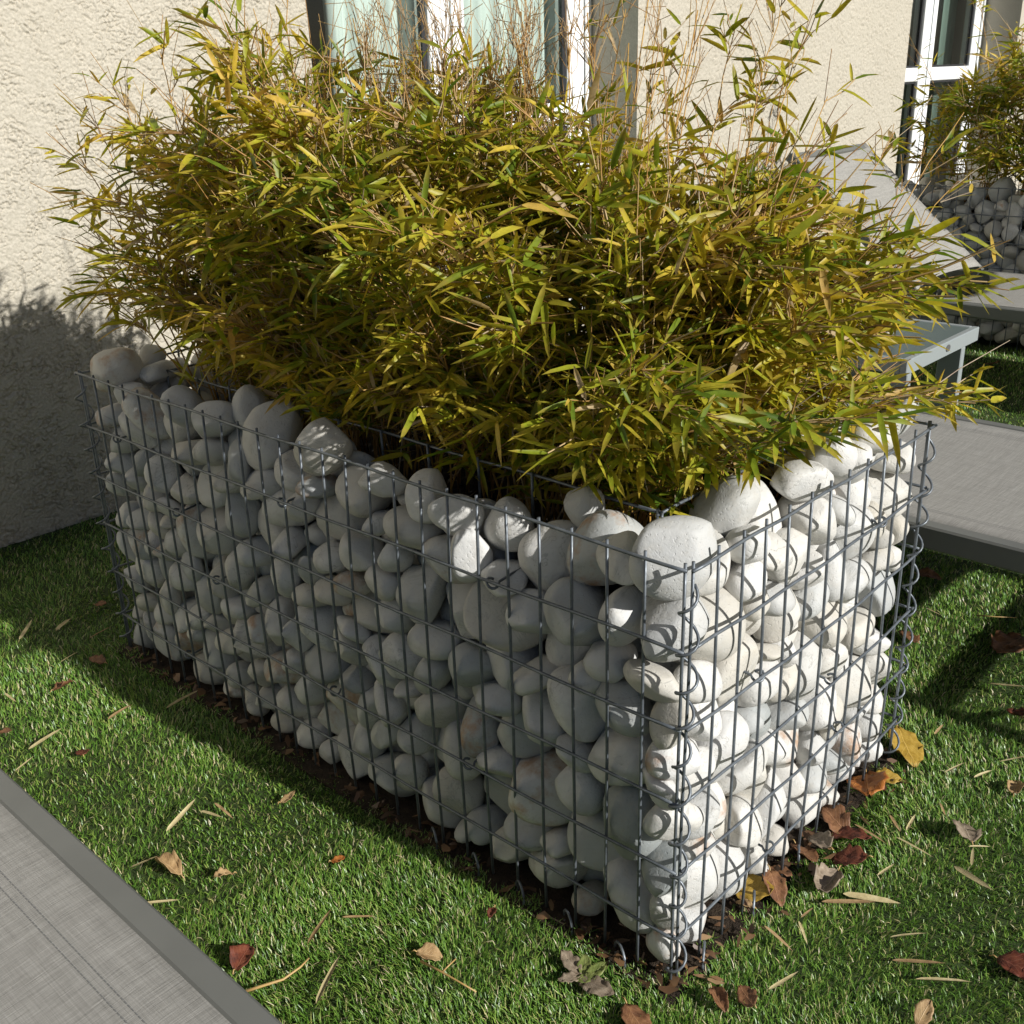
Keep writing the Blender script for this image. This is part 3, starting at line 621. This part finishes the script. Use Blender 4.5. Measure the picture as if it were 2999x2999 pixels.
def bamboo_main():
    root = empty('bamboo', (.31, .65, .45), 'dense yellowing green bamboo clump growing in the nearer gabion planter', 'bamboo', 'bamboo clumps in the gabions')
    r = np.random.default_rng(2); bases, tips = [], []
    for i in range(150):
        bx = r.uniform(INS+.04, GX-INS-.04); by = r.uniform(INS+.04, GY-INS-.05)
        u = (bx-.306)/.16; v = (by-.64)/.5
        tx = .31+u*r.uniform(.16, .40)+r.normal(0, .07); ty = .66+v*r.uniform(.42, .70)+r.normal(0, .08)
        rho = math.hypot((tx-.31)/.45, (ty-.66)/.80); zt = .68+(.27+.11*min(1, max(0, (ty-.45)/.4)))*max(0, 1-rho**2)**.6*r.uniform(.5, 1.1)+r.normal(0, .03); tx = min(max(tx, .06), .58)
        bases.append((bx, by, .46)); tips.append((tx, min(ty, 1.9), zt))
    for i in range(42):                                              # the near end leans out over the corner
        bases.append((r.uniform(.16, .47), r.uniform(.15, .42), .46)); tips.append((r.uniform(.17, .56), r.uniform(-.02, .28), r.uniform(.64, .86)))
    for i in range(30):                                              # the wall end hangs over the back corner
        bases.append((r.uniform(.15, .4), r.uniform(.8, 1.15), .46)); tips.append((r.uniform(.07, .36), r.uniform(.90, 1.30), r.uniform(.66, .98)))
    for i in range(46):                                              # low sprays hanging along the long side
        y = r.uniform(.22, 1.12); bases.append((r.uniform(.14, .26), y, .46)); tips.append((r.uniform(.10, .24), y+r.normal(0, .08), r.uniform(.60, .72)))
    tall = []
    def T(px, py, x, b, nl, k=.55): tall.append(((*b, .46), at_x(px, py, x), nl, k))
    for px, py, x, b, nl in ((480, 15, .22, (.25, .95), 9), (300, 100, .15, (.2, 1.1), 7), (220, 150, .12, (.17, 1.12), 7), (540, -10, .28, (.3, 1.0), 6), (410, 70, .2, (.2, 1.0), 7), (620, 90, .3, (.3, .9), 6), (150, 290, .08, (.16, 1.14), 6), (150, 400, .06, (.16, 1.14), 8), (190, 540, .06, (.16, 1.1), 8), (180, 230, .1, (.17, 1.12), 8), (330, 190, .16, (.2, 1.05), 8),
        (1255, -60, .62, (.42, .42), 6), (1340, -20, .66, (.44, .4), 6), (1395, 10, .68, (.44, .35), 7), (1480, -20, .70, (.45, .3), 10), (1520, 60, .72, (.45, .3), 9), (1560, 180, .74, (.46, .26), 9), (1180, 20, .6, (.4, .5), 5), (1450, 120, .7, (.45, .3), 9), (1300, 130, .6, (.4, .4), 9),
        (1690, 250, .9, (.47, .25), 4), (1730, 320, .95, (.48, .22), 5), (1820, 210, 1.0, (.48, .2), 3), (1740, 440, .95, (.48, .2), 6), (1640, 560, .75, (.47, .2), 5), (1690, 640, .78, (.48, .18), 4), (1620, 420, .8, (.46, .24), 9), (1560, 330, .75, (.46, .26), 9), (1630, 690, .7, (.48, .16), 9), (1580, 730, .66, (.48, .15), 8), (1800, 350, 1.0, (.48, .2), 3)): T(px, py, x, b, nl)
    bare = []
    for i in range(26):
        px = r.uniform(660, 1120); py = r.uniform(20, 190); x = r.uniform(.38, .52); t = at_x(px, py, x); bare.append(((x-.05+r.normal(0, .02), min(1.1, t[1]*.8+r.normal(0, .03)), .5), t, 16, .16))
    for i in range(5):
        px = r.uniform(1140, 1420); py = r.uniform(-20, 120); x = r.uniform(.5, .6); t = at_x(px, py, x); bare.append(((.42, .4+r.normal(0, .05), .5), t, 4, .2))
    return bamboo(root, bases, tips, 10, 4, 6, (.030, .066), 3, 300, bare, tall, .44, 170)
NL = bamboo_main()
def bamboo_far():
    root = empty('bamboo', (G2X+.31, G2Y+.65, .48), 'shaded green bamboo clump in the farther gabion planter at the right edge', 'bamboo', 'bamboo clumps in the gabions')
    r = np.random.default_rng(6); bases, tips = [], []
    for i in range(100):
        bx = r.uniform(INS+.04, GX-INS-.04); by = r.uniform(.14, GY-INS-.05); u = (bx-.306)/.16; v = (by-.66)/.5
        tx = .31+u*r.uniform(.16, .42)+r.normal(0, .07); ty = .66+v*r.uniform(.42, .66)+r.normal(0, .06); rho = math.hypot((tx-.31)/.45, (ty-.7)/.7)
        bases.append((G2X+bx, G2Y+by, .5)); tips.append((G2X+tx, min(G2Y+ty, 1.9), .70+.48*max(0, 1-rho**2)**.6*r.uniform(.55, 1.08)+r.normal(0, .03)))
    for i in range(45):
        bases.append((G2X+r.uniform(.16, .4), G2Y+r.uniform(.2, 1.1), .5)); tips.append((G2X+r.uniform(-.05, .3), G2Y+r.uniform(.1, 1.3), r.uniform(.68, .95)))
    tall = [((G2X+.3, 1.0, .5), (G2X+.35, 1.25, 1.38), 8, .6), ((G2X+.2, 1.05, .5), (G2X+.15, 1.4, 1.15), 6, .55)]
    return bamboo(root, bases, tips, 7, 3, 5, (.045, .085), 13, 90, (), tall, .30)
bamboo_far()

# ------------------------------------------------------------------ sun loungers
def lounger(x0, x1, y0, y1, label, back=None, cross=(), foot=None):
    zt, rw, rh = .315, .030, .042
    root = empty('sun_lounger', ((x0+x1)/2, (y0+y1)/2, 0), label, 'sun lounger', 'grey sling sun loungers')
    for a, b in ((x0, x0+rw), (x1-rw, x1)): MB().box((a, y0, zt-rh), (b, y1, zt), .0035).build('side_rail', M_FRAME, root)
    for a in (y0, y1-rw): MB().box((x0+rw, a, zt-rh+.002), (x1-rw, a+rw, zt-.002), .0035).build('end_rail', M_FRAME, root)
    for c in cross: MB().box((x0+rw, c-.016, zt-rh-.012), (x1-rw, c+.016, zt-rh+.012), .003).build('cross_bar', M_FRAME, root)
    for x in (x0+.002, x1-.034):
        for y in (y0+.16, y1-.24): MB().box((x, y, 0), (x+.032, y+.045, zt-rh), .003).build('leg', M_FRAME, root)
    fx0, fx1 = x0+rw*.82, x1-rw*.82
    def sling(name, ya, yb, fn, end0=None, end1=None):
        n, m = 36, 16; G = []
        for i in range(n+1):
            row = []
            for j in range(m+1):
                s = j/m; q = 4*s*(1-s); a = ya+(end0*q if end0 else 0); b = yb-(end1*q if end1 else 0); y = a+(b-a)*i/n; row.append(fn(fx0+(fx1-fx0)*s, y, s))
            G.append(row)
        o = MB().grid(G).build(name, M_SLING, root, True); md = o.modifiers.new('thick', 'SOLIDIFY'); md.thickness = .0014; md.offset = -1; return o
    def seat(x, y, s):
        e = min(s, 1-s)*(fx1-fx0); lift = -.004*math.exp(-(e/.006)**2)
        return (x, y, zt+.0015+lift-.016*(4*s*(1-s))*min(1, max(0, (y-y0)/.2)))
    if back is None:
        sling('sling', y0+.02 if foot is None else foot, y1-.02, seat, None if foot is None else .05)
        st = MB()
        for e in (.052, .062):
            for xx in (fx0+e, fx1-e):
                s = (xx-fx0)/(fx1-fx0); n = int((y1-y0-.1)/.006)
                for i in range(n):
                    y = (y0+.05 if foot is None else foot+.06)+i*.006
                    if y > y1-.03: break
                    z = seat(xx, y, s)[2]; st.add([(xx-.0005, y, z+.0006), (xx+.0005, y, z+.0006), (xx+.0005, y+.0042, z+.0006), (xx-.0005, y+.0042, z+.0006)], [(0, 1, 2, 3)])
        st.build('seam_stitching', M_STITCH, root)
    else:
        yb, yt, zb, ztop = back
        sling('seat_sling', y0+.02, yb-.01, lambda x, y, s: (x, y, zt+.0015-.022*(4*s*(1-s))*min(1, max(0, (y-y0)/.2))), None, .085)
        L_ = math.hypot(yt-yb, ztop-zb)
        f = bpy.data.objects.new('backrest', None); COL.objects.link(f); f.parent = root; f.matrix_parent_inverse = world(root).inverted(); f.location = ((x0+x1)/2, yb, zb)
        d = np.array([0, yt-yb, ztop-zb])/L_; nn = np.array([0, -d[2], d[1]])
        def bar(xa, xb, la, lb, name):
            V = []
            for x in (xa, xb):
                for l_ in (la, lb):
                    for h in (-.030, 0.0): p = np.array([x, yb, zb])+d*l_+nn*h; V.append(p)
            MB().add(V, [(0,1,3,2),(4,6,7,5),(0,4,5,1),(2,3,7,6),(0,2,6,4),(1,5,7,3)]).build(name, M_FRAME, f)
        bar(x0+rw+.003, x0+rw+.028, 0, L_, 'back_rail'); bar(x1-rw-.028, x1-rw-.003, 0, L_, 'back_rail'); bar(x0+rw+.03, x1-rw-.03, L_-.028, L_-.003, 'top_rail')
        G = []
        for i in range(21):
            row = []
            for j in range(15):
                s = j/14; q = 4*s*(1-s); l_ = .015+(L_-.02)*i/20; l_ += .03*q*(1-i/20); p = np.array([x0+rw+.008+(x1-x0-2*rw-.016)*s, yb, zb])+d*l_+nn*(.002-.014*q); row.append(tuple(p))
            G.append(row)
        o = MB().grid(G).build('back_sling', M_SLING, f, True); md = o.modifiers.new('thick', 'SOLIDIFY'); md.thickness = .0014; md.offset = -1
        MB().tube([(x0+.05, yb+.42*(yt-yb), zb+.40*(ztop-zb)), (x0+.05, yb+.5, zt-.03)], .009, 8).build('prop', M_FRAME, f, True)
    return root
lounger(-1.14, -.494, -1.15, .78, 'grey sling sun lounger in the foreground at the lower left corner')
lounger(.848, 1.497, -.95, 1.05, 'flat beige grey sun lounger just behind the nearer gabion planter', None, (-.515,), -.45)
lounger(2.690, 3.335, -.65, 1.30, 'sun lounger with its back raised, standing in front of the farther gabion', (.885, 1.40, .325, .765))

# ------------------------------------------------------------------ side table with a glass
def side_table():
    x0, x1, y0, y1, zt = 1.57, 2.012, .430, .87, .400
    root = empty('side_table', ((x0+x1)/2, (y0+y1)/2, 0), 'small pale metal side table with tinted glass top between the two loungers', 'table')
    MB().box((x0, y0, zt-.037), (x1, y0+.018, zt), .002).build('apron', M_ALU, root); MB().box((x0, y1-.018, zt-.037), (x1, y1, zt), .002).build('apron', M_ALU, root)
    for a in (x0, x1-.018): MB().box((a, y0+.018, zt-.037), (a+.018, y1-.018, zt), .002).build('apron', M_ALU, root)
    MB().box((x0+.018, y0+.018, zt-.008), (x1-.018, y1-.018, zt-.0015), .001).build('glass_top', M_TABGL, root)
    for x in (x0+.012, x1-.10):
        for y in (y0+.002, y1-.062): MB().box((x, y, 0), (x+.024, y+.06, zt-.037), .002).build('leg', M_ALU, root)
    xs = 1.809; P = [(xs+.013*math.cos(t), y0-.0015, .383+.009*math.sin(t)) for t in np.linspace(0, 2*PI, 17)[:-1]]; Q = [(p[0], y0+.001, p[2]) for p in P]
    MB().add(P+Q, [tuple(range(16))]+[(i, (i+1) % 16, 16+(i+1) % 16, 16+i) for i in range(16)]).build('plug', M_DARK, root)
side_table()
def tumbler():
    m, nt, b = new_mat('clear_glass', (1, 1, 1), .02); b.inputs['Transmission Weight'].default_value = 1; b.inputs['IOR'].default_value = 1.47
    pr = [(0, .003), (.030, .003), (.034, .012), (.037, .075), (.0345, .075), (.032, .014), (0, .012)]; V = []; F = []; n = 24; k = len(pr)
    for i in range(n):
        a = 2*PI*i/n; V += [(1.80+rr*math.cos(a), .60+rr*math.sin(a), .3985+z) for rr, z in pr]
    F = [(i*k+j, ((i+1) % n)*k+j, ((i+1) % n)*k+j+1, i*k+j+1) for i in range(n) for j in range(k-1)]
    o = MB().add(V, F).build('tumbler', m, None, True); tag(o, 'small clear glass standing on the side table, glinting behind bamboo leaves', 'glass')
tumbler()

# ------------------------------------------------------------------ fallen leaves, twigs, weed
def broad_leaf(px, py, size, mat, label, seed, curl=1.0, asp=.72, z=.012, stem=True, tilt=None, name='fallen_leaf', cat='leaf', yaw=None, group='fallen leaves on the turf'):
    r = np.random.default_rng(seed); c = on_z(px, py, z); n, m = 9, 7; G = []; UVs = []
    yaw = r.uniform(0, 2*PI) if yaw is None else yaw; k1, k2, k3 = r.uniform(.5, 1.2)*curl, r.uniform(-.6, 1.0)*curl, r.uniform(-.7, .7)*curl; tl = r.normal(0, .25, 2) if tilt is None else tilt
    rough = r.normal(0, .022, (n+1, m+1)); edge = 1+.10*np.sin(np.arange(n+1)*2.4+seed)
    for i in range(n+1):
        v = i/n; wv = (math.sin(PI*min(1, v*.94+.03))**.75*(1-.25*(v-.4)))*asp*.5*edge[i]; row = []
        for j in range(m+1):
            u = 2*j/m-1; x = u*wv; y = v-.5; h = k1*.55*x*x*4*.6+k2*.35*y*y+k3*.4*x*y+rough[i, j]+abs(u)*.04*math.sin(i*2.1+seed+u)
            a = k1*.9*u*wv*1.2; x2 = x*math.cos(a*.8); row.append((x2*size, y*size, h*size))
        G.append(row)
    V = np.array(G).reshape(-1, 3); cy, sy = math.cos(yaw), math.sin(yaw)
    V[:, 2] += V[:, 0]*tl[0]+V[:, 1]*tl[1]; V[:, :2] = V[:, :2]@np.array([[cy, sy], [-sy, cy]]); V[:, 2] -= np.percentile(V[:, 2], 12); V += c
    F = [(i*(m+1)+j, i*(m+1)+j+1, (i+1)*(m+1)+j+1, (i+1)*(m+1)+j) for i in range(n) for j in range(m)]
    me = npmesh(name, V, np.array(F), 4); ul = me.uv_layers.new(name='UVMap'); uvv = np.array([(j/m, i/n) for i in range(n+1) for j in range(m+1)])
    ul.data.foreach_set('uv', uvv[np.array(F).ravel()].astype(np.float32).ravel())
    o = put(name, me, DRY[mat]); md = o.modifiers.new('thick', 'SOLIDIFY'); md.thickness = .0005
    if label: tag(o, label, cat, group)
    if stem and label:
        p = V[m//2]; q = p+(p-V[(m+1)*3+m//2])*.55; q[2] = max(q[2], .008); MB().tube([p, (p+q)/2+np.array([0, 0, .003]), q], .0009, 5).build('stalk', M_TWIG, o, True)
    return o
BROAD = [
 (186, 2010, .050, 'brown', 'curled orange brown leaf on sunlit turf, left of the gabion shadow', 1.3),
 (243, 2208, .036, 'red', 'small dark red brown leaf on turf above the foreground lounger', .8),
 (14, 2145, .030, 'brown', 'small brown leaf cut by the left edge of the picture', .8),
 (495, 2540, .060, 'tan', 'folded tan and dark brown leaf, largest beside the foreground lounger', 2.4),
 (655, 2568, .033, 'tan', 'small curled tan leaf right of the folded leaf', 1.6),
 (712, 2805, .050, 'red', 'dark red brown leaf with long stalk near the bottom left', 1.2),
 (843, 2340, .030, 'tan', 'small tan leaf beside the edge of the gabion shadow', 1.2),
 (990, 2518, .024, 'orange', 'small orange brown leaf on turf midway along the gabion shadow edge', 1.0),
 (1440, 2673, .022, 'red', 'tiny red leaf on turf in front of the middle of the gabion', 1.0),
 (1259, 2800, .040, 'tan', 'narrow tan leaf lying at the end of a twig', 1.2),
 (2538, 2310, .075, 'orange', 'large bright orange leaf leaning on the gabion foot', .9),
 (2652, 2199, .070, 'yellow', 'flat yellow brown leaf behind the far right gabion corner', .3),
 (2600, 2280, .036, 'yellow', 'small yellow leaf between the orange leaf and the last pebble', .5),
 (2486, 2460, .052, 'red', 'red brown leaf, middle one of the heap at the gabion foot', .7),
 (2445, 2414, .046, 'brown', 'brown wrinkled leaf topmost in the heap at the gabion foot', 1.0),
 (2484, 2525, .040, 'red', 'dark red leaf lowest in the heap at the gabion foot', .9),
 (2398, 2476, .040, 'grey', 'grey brown leaf against the wire left of the red leaves', 1.1),
 (2357, 2505, .045, 'brown', 'orange brown curled leaf touching the lit wire mesh foot', 1.5),
 (2285, 2556, .032, 'brown', 'brown scrap of leaf between two upright wires of the lit face', .8),
 (2207, 2616, .045, 'yellow', 'bright yellow leaf tucked under pebbles behind the lit mesh', .8),
 (2269, 2613, .042, 'brown', 'ribbed brown leaf right of the bright yellow leaf', 1.0),
 (2424, 2588, .052, 'grey', 'folded greyish leaf lying on turf before the leaf heap', 2.6),
 (2828, 2445, .050, 'grey', 'crumpled grey brown leaf on turf at right', 1.8),
 (2989, 2840, .065, 'red', 'dark red leaf cut by the right edge near the bottom', .8),
 (2660, 1867, .050, 'brown', 'oval orange brown leaf beside the spiral wire of the far corner', .6),
 (2955, 1888, .080, 'brown', 'large veined brown leaf under the flat lounger near the right edge', 1.0),
 (2985, 2104, .055, 'red', 'dark red leaf in the rail shadow at the right edge', .8),
 (2973, 2306, .032, 'tan', 'small upright tan leaf near the right edge', 1.6),
 (2104, 2930, .042, 'brown', 'brown curled leaf below the near gabion corner', 1.8),
 (2186, 2921, .038, 'brown', 'dull brown leaf right of the curled leaf at the bottom', 1.0),
 (2704, 2980, .034, 'tan', 'tan leaf cut by the bottom edge', .8),
 (1866, 2993, .060, 'brown', 'brown leaf cut by the bottom edge below the weed', .6),
 (2180, 2652, .030, 'tan', 'pale tan scrap beneath the bright yellow leaf', 1.0),
 (2905, 1070, .060, 'brown', 'dark brown leaf in shade behind the side table', .8),
 (2905, 1170, .045, 'brown', 'brown leaf on shaded turf just above the flat lounger rail', .8),
 (285, 1935, .045, 'brown', 'dark brown leaf in the shade at the foot of the gabion', .9),
 (295, 1770, .030, 'brown', 'small brown leaf alone on the shaded turf by the wall', .9),
 (2720, 1690, .045, 'brown', 'brown leaf in the shadow under the flat lounger', .8),
]
for i, (px, py, s, m, lab, cu) in enumerate(BROAD): broad_leaf(px, py, s*(1.15 if px > 2200 and py < 2700 else .85), m, lab, 50+i, cu)
STRAW = [
 (2797, 2251, .050, 20, 'straw bamboo leaf right of the flat yellow leaf'), (2880, 2264, .052, 25, 'straw bamboo leaf nearest the right edge beyond the grey brown leaf'),
 (2621, 2414, .052, -62, 'left one of two straw bamboo leaves forming a V on the turf'), (2668, 2409, .052, 60, 'right one of two straw bamboo leaves forming a V on the turf'),
 (2678, 2482, .072, -30, 'long straw bamboo leaf below the V of two leaves'), (2761, 2373, .042, -70, 'dull straw bamboo leaf above the crumpled grey brown leaf'),
 (2870, 2476, .040, 5, 'straw bamboo leaf pointing right from the crumpled grey brown leaf'), (2848, 2507, .050, 85, 'golden bamboo leaf pointing down from the crumpled grey brown leaf'),
 (2486, 2646, .085, -4, 'upper of two parallel straw bamboo leaves before the gabion corner'), (2554, 2629, .090, -8, 'longest straw bamboo leaf, right of its parallel neighbour'),
 (2352, 2732, .050, -70, 'straw bamboo leaf hanging below a pale sliver on the turf'), (2365, 2670, .036, 42, 'pale bamboo sliver above a steep straw leaf'),
 (2295, 2877, .055, 25, 'pale straw bamboo leaf alone on turf below the gabion'), (2595, 2549, .042, 30, 'yellowish bamboo leaf right of the folded greyish leaf'),
 (2690, 2823, .075, -8, 'dull straw bamboo leaf low on the right turf'), (2765, 2875, .080, -5, 'pale straw bamboo leaf lowest on the right turf'),
 (2850, 2580, .080, -38, 'brown bamboo leaf slanting across turf at right'), (2750, 2137, .042, 45, 'pale bamboo scrap below the rail shadow'),
 (2955, 2018, .090, -15, 'straw bamboo leaf between the two brown leaves at the right edge'), (2975, 2222, .070, 10, 'straw bamboo leaf at the right edge below the red leaf'),
 (2548, 2445, .070, -35, 'dark straw bamboo leaf right of the heap of red leaves'), (2662, 2740, .060, 5, 'faint straw bamboo leaf in the middle of the right turf'),
 (2730, 1790, .060, -30, 'straw bamboo leaf lit at the edge of the cross bar shadow'), (2280, 2745, .060, -40, 'straw bamboo leaf at the foot of the lit mesh'),
 (31, 2044, .060, -40, 'pale straw bamboo leaf near the left edge'), (134, 2163, .085, 32, 'long straw bamboo leaf above the foreground lounger'),
 (352, 2083, .080, 40, 'thin straw bamboo leaf on turf near the shadow edge'), (533, 2393, .085, 42, 'longest straw leaf in the group right of the foreground lounger'),
 (620, 2388, .055, -22, 'short straw leaf right of the longest one'), (655, 2370, .060, -35, 'dull straw leaf uppermost in the group right of the lounger'),
 (424, 2530, .050, 15, 'straw leaf pointing at the folded tan leaf'), (476, 2642, .060, 3, 'yellowish bamboo leaf below the folded tan leaf'),
 (937, 2706, .085, 58, 'steep straw bamboo leaf midway along the bottom left turf'), (963, 2870, .090, 62, 'steep straw bamboo leaf near the bottom edge'),
 (72, 2238, .050, 35, 'small straw leaf by the corner of the foreground lounger rail'), (1052, 2686, .055, 0, 'tan bamboo leaf lying level on turf in front of the gabion'),
 (78, 1851, .075, 45, 'bright straw bamboo leaf at the sun edge near the left border'), (186, 1828, .090, 50, 'thin straw blade in the shade near the wall'),
 (295, 1854, .065, 25, 'brownish straw leaf in the shade by the gabion'), (204, 1921, .060, 35, 'straw leaf lying across the shadow edge'),
 (538, 2050, .085, 25, 'straw bamboo leaf in shade beside the gabion foot'), (1500, 2000, 0, 0, ''),
]
def straw_leaf(px, py, ln, ang, label, seed):
    r = np.random.default_rng(seed); a = on_z(px, py, .016); v = on_z(px+20*math.cos(math.radians(ang)), py-20*math.sin(math.radians(ang)), .016)-a; d = v/np.linalg.norm(v); ln *= .82
    P = (a-d*ln/2)[None]; T = np.array([[d[0], d[1], r.uniform(-.05, .16)]]); S = np.cross(T, [[0, 0, 1.0]])+np.array([[0, 0, r.uniform(-.4, .4)]]); S /= np.linalg.norm(S)
    V, UV, tris = leaf_arrays(P, T, S, np.array([ln]), np.array([ln*r.uniform(.085, .13)]), np.array([r.uniform(-.1, .12)]), np.array([r.uniform(.2, .8)]))
    V[..., 2] += max(0, .010-V[..., 2].min())
    me = leaf_mesh('bamboo_leaf', V, UV, tris, np.array([1.0])); o = put('bamboo_leaf', me, DRY[('straw', 'straw', 'tan')[seed % 3]]); tag(o, label, 'leaf', 'dry bamboo leaves on the turf')
for i, (px, py, s, a, lab) in enumerate(STRAW):
    if s: straw_leaf(px, py, s, a, lab, 300+i)
def twig(pts, r0, label):
    P = [on_z(x, y, z) for x, y, z in pts]; o = MB().tube(P, np.linspace(r0, r0*.5, len(P)), 6).build('twig', M_TWIG, None, True); tag(o, label, 'twig', 'twigs on the turf'); return o
twig([(706, 2908, .012), (760, 2890, .016), (830, 2868, .018), (880, 2832, .02), (905, 2806, .02)], .0022, 'brown bent twig on turf beside the foreground lounger')
t_ = twig([(1232, 2815, .014), (1290, 2845, .018), (1340, 2873, .018), (1395, 2905, .014)], .0018, 'forked grey twig on turf at the bottom middle')
MB().tube([on_z(1295, 2847, .018), on_z(1312, 2830, .022), on_z(1335, 2808, .022)], .0011, 5).build('side_shoot', M_TWIG, t_, True)
twig([(2860, 1802, .014), (2910, 1806, .018), (2978, 1809, .016)], .0014, 'thin straight twig under the flat lounger')
weed = empty('weed', tuple(on_z(1700, 2850)), 'small green and withered weed growing at the foot of the gabion', 'weed')
for i, (px, py, s, yaw, mt) in enumerate(((1672, 2822, .040, .5, 'grey'), (1712, 2830, .032, -.2, 'green'), (1745, 2848, .036, -.9, 'green'), (1670, 2866, .032, 1.9, 'grey'), (1745, 2895, .052, -2.3, 'grey'), (1715, 2868, .028, -1.6, 'green'))):
    o = broad_leaf(px, py, s, mt, None, 500+i, .6, .55, .014, False, (0, .15), 'leaf', yaw=yaw-.8); o.parent = weed; o.matrix_parent_inverse = world(weed).inverted()
def litter():
    """crumbled leaf scraps and bamboo sheaths in the gap round the foot of the cage and on the planter soil"""
    r = np.random.default_rng(77); VV, FF, b = [], [], 0; zs = []
    spots = [(r.uniform(-.024, .012), r.uniform(-.02, 1.3), .007) for _ in range(170)]+[(r.uniform(0, .62), r.uniform(-.05, .012), .007) for _ in range(85)]
    spots += [(r.uniform(INS+.02, GX-INS-.02), r.uniform(INS+.02, GY-INS-.02), .455) for _ in range(380)]
    for x, y, z in spots:
        L_ = r.uniform(.006, .026); W_ = L_*r.uniform(.25, .6); a = r.uniform(0, 2*PI); t = np.array([math.cos(a), math.sin(a), r.normal(0, .25)]); s = np.array([-math.sin(a), math.cos(a), r.normal(0, .35)])
        c = np.array([x, y, z+r.uniform(0, .012)]); bend = np.array([0, 0, r.uniform(-.3, .5)*L_])
        V = [c-t*L_/2-s*W_*.2, c-t*L_/2+s*W_*.2, c+s*W_/2+bend*.5, c-s*W_/2+bend*.5, c+t*L_/2+s*W_*.1, c+t*L_/2-s*W_*.1]; VV += V; FF += [(b, b+1, b+2, b+3), (b+3, b+2, b+4, b+5)]; b += 6
    m = mat_stem('leaf_scraps', [(.2, (.03, .018, .010)), (.5, (.09, .045, .02)), (.7, (.20, .11, .05)), (.9, (.36, .26, .14))])
    o = put('leaf_litter', npmesh('leaf_litter', np.array(VV), np.array(FF), 4), m, None, False); tag(o, 'crumbled brown leaf scraps round the foot of the gabion', 'leaf litter', kind='stuff')
litter()
print('TRIS', sum(sum(len(p.vertices)-2 for p in m.polygons) if len(m.polygons) < 5000 else len(m.loops)-2*len(m.polygons) for m in bpy.data.meshes))
print('LEAVES', NL, 'PEBBLES', len(PP))
